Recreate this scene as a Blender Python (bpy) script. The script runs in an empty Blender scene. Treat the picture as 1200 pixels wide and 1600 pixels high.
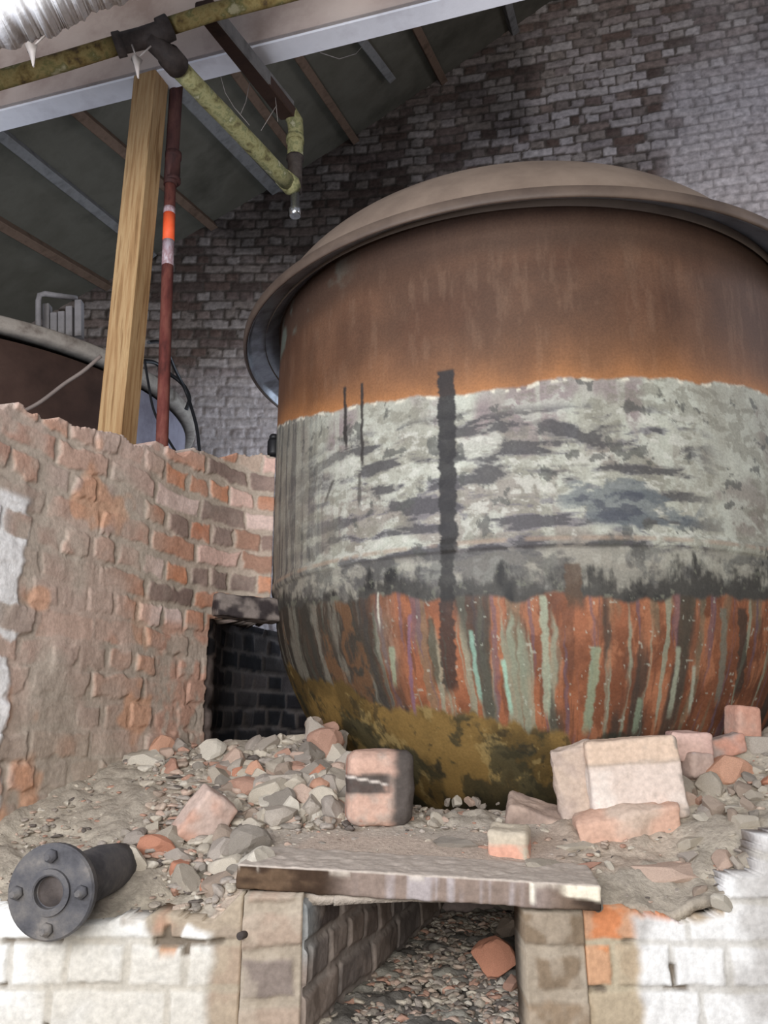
import bpy, math, random
import numpy as np
from mathutils import Vector, Matrix

random.seed(7)
rng = np.random.default_rng(7)
SC = bpy.context.scene
COL = SC.collection

# ------------------------------------------------------------------ camera
F = 1256.0
PITCH = 0.2633
EYE = 1.5
cam_d = bpy.data.cameras.new('camera'); cam = bpy.data.objects.new('camera', cam_d); COL.objects.link(cam)
cam.location = (0, 0, EYE)
cam.rotation_euler = (math.pi/2 + PITCH, 0, 0)
cam_d.sensor_fit = 'VERTICAL'; cam_d.sensor_height = 24.0
cam_d.lens = 24.0*F/1600.0
cam_d.clip_start = 0.02
SC.camera = cam
SC.view_settings.view_transform = 'Standard'
SC.view_settings.look = 'None'
SC.view_settings.gamma = 1.0
SC.view_settings.exposure = 0.0
try: SC.view_settings.use_curve_mapping = False
except Exception: pass

# ------------------------------------------------------------------ light
world = bpy.data.worlds.new('world'); SC.world = world; world.use_nodes = True
bg = world.node_tree.nodes['Background']
bg.inputs[0].default_value = (0.80, 0.86, 1.0, 1); bg.inputs[1].default_value = 0.30

def area(name, loc, target, sx, sy, power, col, spread=180):
    d = bpy.data.lights.new(name, 'AREA'); d.shape = 'RECTANGLE'; d.size = sx; d.size_y = sy
    d.energy = power; d.color = col; d.spread = math.radians(spread)
    o = bpy.data.objects.new(name, d); COL.objects.link(o); o.location = loc
    o.rotation_euler = (Vector(target)-Vector(loc)).to_track_quat('-Z', 'Y').to_euler()
    return o
area('assumed_front_light', (-0.5, -2.0, 2.2), (0.15, 2.6, 1.5), 2.2, 2.0, 192, (1.0, 0.975, 0.945))  # assumed source behind the camera, out of view; no doorway is built
area('assumed_back_light', (1.0, 5.0, 2.35), (-1.8, 4.3, 2.3), 0.9, 1.3, 60, (0.72, 0.84, 1.0))  # assumed source, an unseen lamp behind the vat; no window is built
area('added_back_wall_light', (4.0, 2.2, 3.6), (2.2, 5.6, 3.9), 1.6, 1.4, 60, (0.86, 0.88, 1.0))  # unseen lamp added at the right, brightens the back wall
area('added_soffit_light', (-1.6, 0.3, 2.0), (0.2, 2.4, 4.3), 1.2, 1.2, 60, (0.80, 0.86, 1.0))  # unseen lamp, added to brighten the underside of the beam

# ------------------------------------------------------------------ pixel helpers (measuring the place from the photograph)
CP, SP = math.cos(PITCH), math.sin(PITCH)
def ray(px, py):
    u = (px-600)/F; v = (800-py)/F
    return np.array([u, CP - v*SP, SP + v*CP])
def W(px, py, Y):
    r = ray(px, py); return r/r[1]*Y + np.array([0, 0, EYE])
def Wz(px, py, z):
    r = ray(px, py); return r/r[2]*(z-EYE) + np.array([0, 0, EYE])
VC = np.array([0.6106, 3.294])      # centre of the big copper

# ------------------------------------------------------------------ colour and noise
def lin(c):
    c = np.asarray(c, float)/255.0
    return np.where(c <= 0.04045, c/12.92, ((c+0.055)/1.055)**2.4)
def _h(x, y, z, s):
    n = (x*374761393 + y*668265263 + z*2147483647 + s*1274126177) & 0xFFFFFFFF
    n = ((n ^ (n >> 13))*1274126177) & 0xFFFFFFFF
    n = ((n ^ (n >> 16))*2246822519) & 0xFFFFFFFF
    n = n ^ (n >> 15)
    return n.astype(np.float64)/4294967295.0
def vnoise(x, y, z, s=0):
    x, y, z = np.broadcast_arrays(x, y, z)
    xi = np.floor(x).astype(np.int64); yi = np.floor(y).astype(np.int64); zi = np.floor(z).astype(np.int64)
    fx, fy, fz = x-xi, y-yi, z-zi
    fx = fx*fx*(3-2*fx); fy = fy*fy*(3-2*fy); fz = fz*fz*(3-2*fz)
    r = 0
    for dx in (0, 1):
        wx = fx if dx else 1-fx
        for dy in (0, 1):
            wy = fy if dy else 1-fy
            for dz in (0, 1):
                wz = fz if dz else 1-fz
                r = r + wx*wy*wz*_h(xi+dx, yi+dy, zi+dz, s)
    return r
def fbm(x, y, z=0.0, s=0, o=4, g=0.5):
    a = 1; t = 0; r = 0; x = np.asarray(x, float); y = np.asarray(y, float); z = np.asarray(z, float)
    for i in range(o):
        r = r + a*vnoise(x, y, z, s+i*17); t += a; a *= g; x = x*2.03+5.1; y = y*2.03+1.7; z = z*2.03+9.3
    return r/t
def ss(a, b, x):
    t = np.clip((x-a)/(b-a), 0, 1); return t*t*(3-2*t)
def mix(A, B, t):
    t = np.clip(t, 0, 1)
    if np.ndim(t) and np.shape(t)[-1] != 1 or np.ndim(t) == 0: t = np.asarray(t)[..., None]
    return A*(1-t) + B*t
def pick(r, pal):
    pal = np.array([lin(p) for p in pal]); i = np.clip((r*len(pal)).astype(int), 0, len(pal)-1); return pal[i]

# ------------------------------------------------------------------ materials
def new_mat(name):
    m = bpy.data.materials.new(name); m.use_nodes = True
    nt = m.node_tree; b = nt.nodes['Principled BSDF']; return m, nt, b
def add_bump(nt, b, scale, strength, dist=0.004, detail=8):
    tc = nt.nodes.new('ShaderNodeTexCoord'); n = nt.nodes.new('ShaderNodeTexNoise'); bp = nt.nodes.new('ShaderNodeBump')
    n.inputs['Scale'].default_value = scale; n.inputs['Detail'].default_value = detail; n.inputs['Roughness'].default_value = 0.65
    bp.inputs['Strength'].default_value = strength; bp.inputs['Distance'].default_value = dist
    nt.links.new(tc.outputs['Object'], n.inputs['Vector']); nt.links.new(n.outputs['Fac'], bp.inputs['Height'])
    nt.links.new(bp.outputs['Normal'], b.inputs['Normal']); return tc, n
def mat_v(name, rough=0.92, spec=0.15, scale=90, bump=0.6, var=0.25, dist=0.004, metal=0.0):
    m, nt, b = new_mat(name)
    b.inputs['Roughness'].default_value = rough; b.inputs['Specular IOR Level'].default_value = spec; b.inputs['Metallic'].default_value = metal
    tc, n = add_bump(nt, b, scale, bump, dist)
    at = nt.nodes.new('ShaderNodeAttribute'); at.attribute_name = 'Col'
    mr = nt.nodes.new('ShaderNodeMapRange'); mr.inputs['From Min'].default_value = 0.3; mr.inputs['From Max'].default_value = 0.7
    mr.inputs['To Min'].default_value = 1-var; mr.inputs['To Max'].default_value = 1+var
    n2 = nt.nodes.new('ShaderNodeTexNoise'); n2.inputs['Scale'].default_value = scale*0.8; n2.inputs['Detail'].default_value = 6
    nt.links.new(tc.outputs['Object'], n2.inputs['Vector']); nt.links.new(n2.outputs['Fac'], mr.inputs['Value'])
    mx = nt.nodes.new('ShaderNodeVectorMath'); mx.operation = 'SCALE'
    nt.links.new(at.outputs['Color'], mx.inputs[0]); nt.links.new(mr.outputs['Result'], mx.inputs['Scale'])
    nt.links.new(mx.outputs[0], b.inputs['Base Color'])
    return m
def mat_n(name, cols, scale=(8, 8, 8), rough=0.85, spec=0.2, bump=0.3, bscale=60, metal=0.0, rnd=False, detail=6, rvar=0.0):
    """noise through a colour ramp; rnd: each object draws its own colour"""
    m, nt, b = new_mat(name)
    b.inputs['Roughness'].default_value = rough; b.inputs['Specular IOR Level'].default_value = spec; b.inputs['Metallic'].default_value = metal
    tc, _ = add_bump(nt, b, bscale, bump)
    mp = nt.nodes.new('ShaderNodeMapping'); mp.inputs['Scale'].default_value = scale
    n = nt.nodes.new('ShaderNodeTexNoise'); n.inputs['Scale'].default_value = 1; n.inputs['Detail'].default_value = detail; n.inputs['Roughness'].default_value = 0.62
    nt.links.new(tc.outputs['Object'], mp.inputs['Vector']); nt.links.new(mp.outputs[0], n.inputs['Vector'])
    r = nt.nodes.new('ShaderNodeValToRGB'); e = r.color_ramp.elements
    lo, hi = (0.0, 1.0) if rnd else (0.33, 0.67)
    while len(e) < len(cols): e.new(0.5)
    for i, c in enumerate(cols):
        e[i].position = lo + (hi-lo)*i/max(1, len(cols)-1); e[i].color = (*lin(c), 1)
    if rnd:
        oi = nt.nodes.new('ShaderNodeObjectInfo'); r.color_ramp.interpolation = 'CONSTANT'
        nt.links.new(oi.outputs['Random'], r.inputs[0])
        mr = nt.nodes.new('ShaderNodeMapRange'); mr.inputs['From Min'].default_value = 0.3; mr.inputs['From Max'].default_value = 0.7
        mr.inputs['To Min'].default_value = 0.82; mr.inputs['To Max'].default_value = 1.15
        nt.links.new(n.outputs['Fac'], mr.inputs['Value'])
        mx = nt.nodes.new('ShaderNodeVectorMath'); mx.operation = 'SCALE'
        nt.links.new(r.outputs['Color'], mx.inputs[0]); nt.links.new(mr.outputs['Result'], mx.inputs['Scale'])
        nt.links.new(mx.outputs[0], b.inputs['Base Color'])
    else:
        nt.links.new(n.outputs['Fac'], r.inputs[0]); nt.links.new(r.outputs['Color'], b.inputs['Base Color'])
    return m

M_BRICK = mat_v('old_brick', 0.95, 0.1, 110, 0.45, 0.13)
M_FARBRICK = mat_v('far_brick', 0.95, 0.1, 30, 0.9, 0.28, 0.012)
M_DUST = mat_v('rubble_dust', 0.97, 0.08, 130, 0.9, 0.16, 0.005)
M_COPPER = mat_v('stained_copper', 0.62, 0.32, 170, 0.22, 0.13, 0.002)
M_SLAB = mat_v('stone_slab', 0.9, 0.15, 120, 0.5, 0.15, 0.003)
M_LID = mat_n('dusty_lid_metal', [(112, 97, 86), (128, 112, 99), (140, 124, 110)], (3, 3, 3), 0.85, 0.2, 0.15, 120)
M_RIM = mat_n('rim_metal', [(76, 63, 55), (90, 76, 66), (102, 87, 76)], (5, 5, 9), 0.6, 0.4, 0.2, 80)
M_RIMIN = mat_n('bare_rim_metal', [(120, 122, 128), (150, 154, 162), (104, 104, 108)], (6, 6, 6), 0.38, 0.5, 0.2, 60, 0.6)
M_TIMBER = mat_n('sawn_timber', [(128, 98, 66), (162, 128, 90), (180, 150, 110), (140, 108, 74)], (42, 42, 2.2), 0.85, 0.15, 0.3, 40)
M_OLDWOOD = mat_n('old_rafter_wood', [(84, 68, 56), (112, 92, 78), (98, 80, 66)], (6, 6, 6), 0.9, 0.1, 0.3, 50)
M_GREYWOOD = mat_n('grey_painted_rafter', [(96, 94, 92), (126, 124, 122), (108, 104, 100)], (6, 6, 6), 0.9, 0.1, 0.3, 50)
M_ROOF = mat_n('roof_boarding', [(84, 80, 70), (98, 94, 84), (74, 71, 62)], (1.2, 1.2, 1.2), 0.95, 0.05, 0.2, 20)
M_BEIGE = mat_n('beige_painted_beam', [(160, 142, 134), (184, 168, 160), (192, 178, 170)], (3, 3, 3), 0.9, 0.1, 0.4, 25)
M_WHITEB = mat_n('white_painted_soffit', [(234, 234, 240), (242, 242, 248), (222, 220, 226)], (4, 4, 4), 0.85, 0.15, 0.3, 30)
M_PLASTER = mat_n('white_plaster', [(240, 239, 237), (248, 247, 246), (228, 226, 222)], (5, 5, 5), 0.95, 0.1, 0.9, 40)
M_PIPE = mat_n('mottled_lagged_pipe', [(80, 66, 48), (124, 106, 64), (148, 132, 86), (110, 106, 66), (168, 160, 126)], (16, 16, 16), 0.8, 0.2, 0.6, 50)
M_PIPEG = mat_n('mossy_lagged_pipe', [(92, 84, 60), (130, 126, 86), (152, 148, 108), (112, 114, 78), (170, 166, 138)], (20, 20, 20), 0.8, 0.2, 0.6, 50)
M_DARKIRON = mat_n('dark_iron', [(44, 38, 36), (62, 54, 50), (78, 70, 66)], (18, 18, 18), 0.7, 0.35, 0.5, 50)
M_BROWNIRON = mat_n('brown_iron', [(52, 36, 30), (70, 50, 40), (60, 42, 36)], (12, 12, 12), 0.7, 0.3, 0.3, 50)
M_IRON = mat_n('dusty_cast_iron', [(58, 57, 60), (76, 75, 78), (94, 91, 90), (120, 114, 108)], (14, 14, 14), 0.7, 0.35, 0.5, 90)
M_PROP = mat_n('red_oxide_steel', [(84, 46, 42), (112, 60, 54), (130, 78, 68), (96, 52, 48)], (20, 20, 6), 0.6, 0.35, 0.3, 50)
M_PROPUP = mat_n('old_red_steel', [(58, 36, 34), (78, 48, 44), (96, 64, 56)], (20, 20, 8), 0.75, 0.3, 0.3, 50)
M_ORANGE = mat_n('orange_paint', [(226, 84, 44), (240, 104, 60)], (20, 20, 20), 0.6, 0.3, 0.1)
M_PALE = mat_n('pale_overspray', [(180, 168, 176), (150, 120, 124), (196, 186, 192)], (40, 40, 18), 0.7, 0.3, 0.1)
M_CHROME = mat_n('chrome', [(180, 180, 180), (210, 210, 210)], (5, 5, 5), 0.25, 0.6, 0.0, 50, 0.9)
M_CABLE = mat_n('black_rubber', [(22, 22, 24), (34, 34, 36)], (9, 9, 9), 0.5, 0.4, 0.0)
M_CABLEG = mat_n('grey_hose', [(110, 98, 92), (132, 120, 112)], (9, 9, 9), 0.7, 0.3, 0.0)
M_WEB = mat_n('cobweb', [(150, 142, 136), (180, 172, 166)], (9, 9, 9), 0.9, 0.1, 0.0)
M_V2 = mat_n('dark_brown_vat_metal', [(62, 46, 40), (80, 60, 52), (96, 74, 64)], (3, 3, 3), 0.7, 0.3, 0.2, 40)
M_LAV = mat_n('lavender_painted_light', [(150, 145, 158), (166, 162, 176), (134, 128, 140)], (4, 4, 4), 0.7, 0.3, 0.2, 40)  # light on the old tank's flank, put into the colour
M_V2R = mat_n('dusty_vat_rim', [(122, 114, 106), (146, 138, 128), (106, 96, 88)], (9, 9, 9), 0.85, 0.2, 0.3, 40)
M_WHITEMETAL = mat_n('whitish_metal', [(122, 118, 118), (140, 136, 136), (104, 100, 98)], (7, 7, 7), 0.7, 0.3, 0.2, 40)
M_FLOOR = mat_n('dusty_concrete', [(92, 86, 78), (112, 104, 96), (124, 118, 110)], (3, 3, 3), 0.95, 0.1, 0.4, 20)
RUB = [(188, 178, 162), (172, 162, 150), (200, 192, 178), (160, 150, 140), (190, 166, 150), (168, 158, 144), (194, 184, 168), (158, 142, 128), (176, 140, 122), (166, 156, 146), (142, 134, 124), (186, 168, 152)]
M_STONE = mat_n('rubble_lumps', RUB, (40, 40, 40), 0.96, 0.1, 0.6, 90, 0, True)
M_STONER = mat_n('brick_crumbs', [(186, 132, 108), (176, 136, 118), (196, 152, 128), (156, 116, 98)], (40, 40, 40), 0.96, 0.1, 0.6, 90, 0, True)

# ------------------------------------------------------------------ object helpers
def mesh_np(name, V, Fq, mat, parent=None, C=None, smooth=True, mats=None, midx=None):
    """V (n,3), Fq (m,4) quads (or list of polys), C (n,3) linear colours"""
    me = bpy.data.meshes.new(name)
    if isinstance(Fq, np.ndarray):
        nf, k = Fq.shape
        me.vertices.add(len(V)); me.vertices.foreach_set('co', np.ascontiguousarray(V, dtype=np.float32).ravel())
        me.loops.add(nf*k); me.loops.foreach_set('vertex_index', Fq.astype(np.int32).ravel())
        me.polygons.add(nf); me.polygons.foreach_set('loop_start', np.arange(0, nf*k, k, dtype=np.int32))
        me.update(calc_edges=True); me.validate()
    else:
        me.from_pydata([tuple(v) for v in V], [], Fq)
    if C is not None:
        a = me.color_attributes.new('Col', 'FLOAT_COLOR', 'POINT')
        cc = np.ones((len(V), 4), np.float32); cc[:, :3] = np.clip(C, 0, 1); a.data.foreach_set('color', cc.ravel())
    for mm in (mats or [mat]): me.materials.append(mm)
    if midx is not None: me.polygons.foreach_set('material_index', np.asarray(midx, np.int32))
    if smooth: me.polygons.foreach_set('use_smooth', np.ones(len(me.polygons), bool))
    o = bpy.data.objects.new(name, me); COL.objects.link(o)
    if parent is not None: o.parent = parent
    return o
def tag(o, label=None, cat=None, group=None, kind=None):
    if label: o['label'] = label
    if cat: o['category'] = cat
    if group: o['group'] = group
    if kind: o['kind'] = kind
    return o
def root(name, label, cat, loc=(0, 0, 0), group=None):
    e = bpy.data.objects.new(name, None); COL.objects.link(e); e.location = loc; e.empty_display_size = 0.1
    return tag(e, label, cat, group)
def sub(o, par):
    """parent o to an empty standing away from the origin without moving o"""
    o.parent = par; o.matrix_parent_inverse = Matrix.Translation(-Vector(par.location)); return o

def grid_solid(P, N, mask, T, C):
    """P (a,b,3) displaced front, N normals; mask (a-1,b-1) faces; solid of thickness T"""
    a, b = P.shape[:2]
    idx = np.arange(a*b).reshape(a, b)
    q = np.stack([idx[:-1, :-1], idx[1:, :-1], idx[1:, 1:], idx[:-1, 1:]], -1)
    f = q[mask]
    n = a*b
    back = P - N*T
    V = np.concatenate([P.reshape(-1, 3), back.reshape(-1, 3)]); CC = np.concatenate([C.reshape(-1, 3)]*2)
    fb = f[:, ::-1] + n
    fs = [f, fb]
    M = np.zeros((a+1, b+1), bool); M[1:-1, 1:-1] = mask
    def side(i0, j0, i1, j1, sel):
        A0 = idx[i0, j0][sel]; B0 = idx[i1, j1][sel]
        return np.stack([B0, A0, A0+n, B0+n], -1)
    I, J = np.meshgrid(np.arange(a-1), np.arange(b-1), indexing='ij')
    s = mask & ~M[1:-1, 0:-2]; fs.append(side(I, J, I+1, J, s))
    s = mask & ~M[1:-1, 2:];   fs.append(side(I+1, J+1, I, J+1, s))
    s = mask & ~M[0:-2, 1:-1]; fs.append(side(I, J+1, I, J, s))
    s = mask & ~M[2:, 1:-1];   fs.append(side(I+1, J, I+1, J+1, s))
    Fq = np.concatenate(fs)
    used = np.zeros(2*n, bool); used[Fq.ravel()] = True
    remap = np.cumsum(used)-1
    return V[used], remap[Fq], CC[used]

def bricks(s, z, L, H, joint, seed, wob=0.012, edge=0.006):
    """returns (mortar distance, r1, r2, r3) of an English bond: rows of stretchers and headers"""
    w1 = (fbm(s*5, z*5, 0.3, seed, 2)-0.5)*wob*2.0; w2 = (fbm(s*4, z*4, 7.3, seed+5, 2)-0.5)*wob*2
    ss_ = s+w1; zz = z+w2
    row = np.floor(zz/H).astype(np.int64)
    hdr = (row % 2) == 0
    Lr = np.where(hdr, L*0.5, L)
    off = _h(row, row*0, row*0, seed)*L*0.15 + np.where(hdr, L*0.25, 0)
    cs = (ss_+off)/Lr; ci = np.floor(cs).astype(np.int64)
    jit = (_h(ci, row, row*0, seed+1)-0.5)
    dx = np.minimum(cs-ci, 1-(cs-ci))*Lr; dz_ = np.minimum(zz/H-row, 1-(zz/H-row))*H
    d = np.minimum(dx, dz_) - joint*0.5 - edge*2*(fbm(s*28, z*28, 3.1, seed+9, 3)-0.5) - 0.004*(jit+0.5)
    return d, _h(ci, row, row*0, seed+2), _h(ci, row, row*0, seed+3), _h(ci, row, row*0, seed+4)

def path_pts(path, n):
    p = np.array(path, float)
    # smooth with Chaikin
    for _ in range(3):
        q = [p[0]]
        for i in range(len(p)-1): q += [p[i]*.75+p[i+1]*.25, p[i]*.25+p[i+1]*.75]
        q.append(p[-1]); p = np.array(q)
    L = np.concatenate([[0], np.cumsum(np.hypot(*np.diff(p, axis=0).T))])
    s = np.linspace(0, L[-1], n)
    x = np.interp(s, L, p[:, 0]); y = np.interp(s, L, p[:, 1])
    dx = np.gradient(x, s); dy = np.gradient(y, s); l = np.hypot(dx, dy)
    nrm = np.stack([dy/l, -dx/l], -1)     # to the right of travel
    return s, x, y, nrm
def path_wall(name, path, z0, z1, res, fn, T, mat, maskfn=None, flip=False, chaikin=True):
    p = np.array(path, float); LL = np.hypot(*np.diff(p, axis=0).T).sum()
    n = int(LL/res)+1; m = int((z1-z0)/res)+1
    s, x, y, nr = path_pts(path, n)
    if flip: nr = -nr
    z = np.linspace(z0, z1, m)
    S, Z = np.meshgrid(s, z, indexing='ij'); X = np.repeat(x[:, None], m, 1); Y = np.repeat(y[:, None], m, 1)
    C, D = fn(S, Z, X, Y)
    N = np.zeros((n, m, 3)); N[..., 0] = nr[:, None, 0]; N[..., 1] = nr[:, None, 1]
    P = np.stack([X, Y, Z], -1) + N*D[..., None]
    mask = np.ones((n-1, m-1), bool)
    if maskfn is not None: mask = maskfn(S, Z, X, Y)[:-1, :-1]
    V, Fq, CC = grid_solid(P, N, mask, T, C)
    return mesh_np(name, V, Fq if not flip else Fq[:, ::-1], mat, C=CC)

def px_of(X, Y, Z):
    z = Z-EYE; zc = Y*CP+z*SP
    return 600+F*X/zc, 800-F*(-Y*SP+z*CP)/zc

def box_np(name, dims, res, mat, colfn=None, amp=0.004, freq=30, rnd=0.006, seed=0, parent=None, warp=0.0, chip=0.0):
    """a rough-faced block: closed subdivided box, rounded edges, noise on the surface"""
    a, b, c = dims; V = []; Fq = []; n0 = 0
    cnt = [max(2, int(d/res)+1) for d in dims]
    for ax in range(3):
        u, v = [(1, 2), (2, 0), (0, 1)][ax]
        for sg in (-1, 1):
            gu = np.linspace(-.5, .5, cnt[u]); gv = np.linspace(-.5, .5, cnt[v])
            U, Vv = np.meshgrid(gu, gv, indexing='ij')
            P = np.zeros(U.shape+(3,)); P[..., ax] = sg*.5*dims[ax]; P[..., u] = U*dims[u]; P[..., v] = Vv*dims[v]
            k = np.arange(U.size).reshape(U.shape)+n0
            q = np.stack([k[:-1, :-1], k[1:, :-1], k[1:, 1:], k[:-1, 1:]], -1).reshape(-1, 4)
            Fq.append(q if sg > 0 else q[:, ::-1]); V.append(P.reshape(-1, 3)); n0 += U.size
    V = np.concatenate(V); Fq = np.concatenate(Fq)
    h = np.array(dims)/2; r = min(rnd, h.min()*.9)
    inner = np.clip(V, -(h-r), h-r); d = V-inner; l = np.linalg.norm(d, axis=1, keepdims=True)
    nrm = np.where(l > 1e-9, d/np.maximum(l, 1e-9), 0); V0 = V.copy()
    V = inner + nrm*np.minimum(l, r)
    ns = fbm(V0[:, 0]*freq, V0[:, 1]*freq, V0[:, 2]*freq, seed, 4)-.5
    V = V + nrm*(ns*2*amp)[:, None]
    if chip:
        k = ss(.56, .75, fbm(V0[:, 0]*freq*.35, V0[:, 1]*freq*.35, V0[:, 2]*freq*.35, seed+31, 3))
        V = V*(1-(k*chip)[:, None])
    if warp:
        for i in range(3):
            V[:, i] += (fbm(V0[:, 0]*6, V0[:, 1]*6, V0[:, 2]*6, seed+50+i, 2)-.5)*warp
    # merge duplicates on the edges
    key = np.round(V0/1e-6).astype(np.int64); _, first, inv = np.unique(key, axis=0, return_index=True, return_inverse=True)
    inv = inv.ravel()
    Vm = V[first]; Fm = inv[Fq]; V0m = V0[first]
    C = colfn(V0m, ns[first]) if colfn else None
    return mesh_np(name, Vm, Fm, mat, parent, C)

def tube(name, pts, r, mat, parent=None, seg=16, closed_caps=True, noise=0.0, seed=0, rr=None):
    pts = [Vector(p) for p in pts]; V = []; Fq = []
    n = len(pts)
    prev = None
    for i, p in enumerate(pts):
        t = (pts[min(i+1, n-1)]-pts[max(i-1, 0)]).normalized()
        if prev is None:
            a = t.orthogonal().normalized()
        else:
            a = (prev - t*prev.dot(t)).normalized()
        prev = a; b = t.cross(a)
        R = rr[i] if rr else r
        for k in range(seg):
            an = 2*math.pi*k/seg
            Rk = R*(1+noise*(random.random()-.5))
            V.append(p+(a*math.cos(an)+b*math.sin(an))*Rk)
    for i in range(n-1):
        for k in range(seg):
            k2 = (k+1) % seg
            Fq.append((i*seg+k, i*seg+k2, (i+1)*seg+k2, (i+1)*seg+k))
    if closed_caps:
        Fq.append(tuple(range(seg-1, -1, -1))); Fq.append(tuple((n-1)*seg+k for k in range(seg)))
    o = mesh_np(name, V, Fq, mat, parent, smooth=False)
    for f in o.data.polygons: f.use_smooth = len(f.vertices) == 4
    return o
def lerp_pts(a, b, n):
    a = np.array(a, float); b = np.array(b, float); return [a+(b-a)*i/(n-1) for i in range(n)]
def bar(name, p0, p1, w, h, mat, parent=None, up=(0, 0, 1), bevel=0.004):
    """rectangular bar from p0 to p1, w across, h along up; mesh local, so grain follows the bar"""
    p0 = Vector(p0); p1 = Vector(p1); L = (p1-p0).length; z = (p1-p0).normalized()
    x = Vector(up).cross(z).normalized(); y = z.cross(x)
    V = []; Fq = []
    c = [(-w/2+bevel, -h/2), (w/2-bevel, -h/2), (w/2, -h/2+bevel), (w/2, h/2-bevel), (w/2-bevel, h/2), (-w/2+bevel, h/2), (-w/2, h/2-bevel), (-w/2, -h/2+bevel)]
    for zz in (0, L):
        V += [(a, b, zz) for a, b in c]
    for k in range(8): Fq.append((k, (k+1) % 8, 8+(k+1) % 8, 8+k))
    Fq.append(tuple(range(7, -1, -1))); Fq.append(tuple(range(8, 16)))
    o = mesh_np(name, V, Fq, mat, None, smooth=False)
    o.matrix_world = Matrix.Translation(p0) @ Matrix((x, y, z)).transposed().to_4x4()
    if parent is not None:
        o.parent = parent; o.matrix_parent_inverse = parent_inv(parent)
    return o
def parent_inv(par):
    return (Matrix.Translation(par.location) @ par.rotation_euler.to_matrix().to_4x4()).inverted()
def lathe(name, prof, seg, mat, parent=None, centre=(0, 0, 0), closed=False, a0=0, a1=2*math.pi):
    V = []; Fq = []; full = abs(a1-a0-2*math.pi) < 1e-6
    nn = seg if full else seg+1
    for r, z in prof:
        for k in range(nn):
            an = a0+(a1-a0)*k/seg; V.append((centre[0]+r*math.cos(an), centre[1]+r*math.sin(an), centre[2]+z))
    m = len(prof)
    for i in range(m-1 if not closed else m):
        j = (i+1) % m
        for k in range(seg):
            k2 = (k+1) % nn if full else k+1
            Fq.append((i*nn+k, i*nn+k2, j*nn+k2, j*nn+k))
    return mesh_np(name, V, Fq, mat, parent)

# ================================================================== THE SETTING
# ---- floor
V = [(-6, -4, 0), (6, -4, 0), (6, 8, 0), (-6, 8, 0), (-6, -4, -.1), (6, -4, -.1), (6, 8, -.1), (-6, 8, -.1)]
BOXF = [(0, 1, 2, 3), (7, 6, 5, 4), (0, 4, 5, 1), (1, 5, 6, 2), (2, 6, 7, 3), (3, 7, 4, 0)]
tag(mesh_np('floor', V, BOXF, M_FLOOR, smooth=False), kind='structure')

# ---- gable wall at the back
GA = W(165, 440, 5.75); GB = W(880, 0, 5.45)
gs = (GB[2]-GA[2])/(GB[0]-GA[0])
def back_fn(S, Z, X, Y):
    d, r1, r2, r3 = bricks(S, Z, 0.235, 0.083, 0.012, 11, 0.02, 0.010)
    bc = pick(r1, [(134, 122, 116), (150, 138, 130), (122, 106, 100), (158, 148, 142), (112, 94, 86), (140, 124, 116), (100, 86, 80), (164, 154, 148)])
    mort = lin((100, 91, 84))
    white = lin((214, 206, 206))
    m = ss(-.003, .004, d)
    c = mix(mort*np.ones(bc.shape), bc, m)
    # surviving limewash: solid towards the right, flaking in between; whiter low down at the left
    px, py = px_of(X, Y, Z)
    big = fbm(S*1.1, Z*1.1, 2, 21, 3); fine = fbm(S*14, Z*22, 5, 23, 4)
    k = ss(3.3, 3.75, S+0.5*(big-.5)*2) * 0
    xw = X + 0.35*(Z-3.2)
    solid = ss(2.05, 2.3, X-0.20*(Z-5.8)+0.5*(fbm(S*3, Z*3, 1, 3, 3)-.5))*(1-.75*ss(6.1, 6.7, Z+1.2*(big-.5)))
    low = ss(4.5, 3.7, Z+1.0*(big-.5))*ss(1.2, -.2, X)
    patch = (r2 > 0.58-.22*ss(.9, 1.7, X))*m*ss(.3, .5, big+.15*r3)*ss(-.5, 1.7, X)*(.25+.75*ss(1.8, .6, np.abs(Z-5.6)))
    t = np.clip(np.maximum.reduce([solid*(.66+.30*fine)*(.60+.40*m)*(.8+.2*r3), low*(.50+.45*fine), patch*(.3+.45*r3)]), 0, .92)
    c = mix(c, white, t)
    # soot under the roof and where the plain wall darkens
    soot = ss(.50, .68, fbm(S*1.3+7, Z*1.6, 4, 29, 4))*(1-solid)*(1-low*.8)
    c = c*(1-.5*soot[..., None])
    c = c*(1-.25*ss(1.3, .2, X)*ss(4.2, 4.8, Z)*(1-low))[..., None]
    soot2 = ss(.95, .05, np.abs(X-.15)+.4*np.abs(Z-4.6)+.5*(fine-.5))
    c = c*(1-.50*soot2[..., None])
    D = m*0.012 + 0.014*(fbm(S*9, Z*9, 2, 41, 4)-.5) - .006*r3*m
    return c, D*(1-.15*solid)
path_b = [(-5.2, 5.6), (-1.2, 5.85), (0.6, 5.62), (4.2, 4.75)]
def back_mask(S, Z, X, Y):
    return Z < GA[2]+gs*(X-GA[0])+.12
w = path_wall('wall_back', path_b, 0, 7.4, 0.0125, back_fn, 0.25, M_FARBRICK, back_mask); tag(w, kind='structure')

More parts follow.
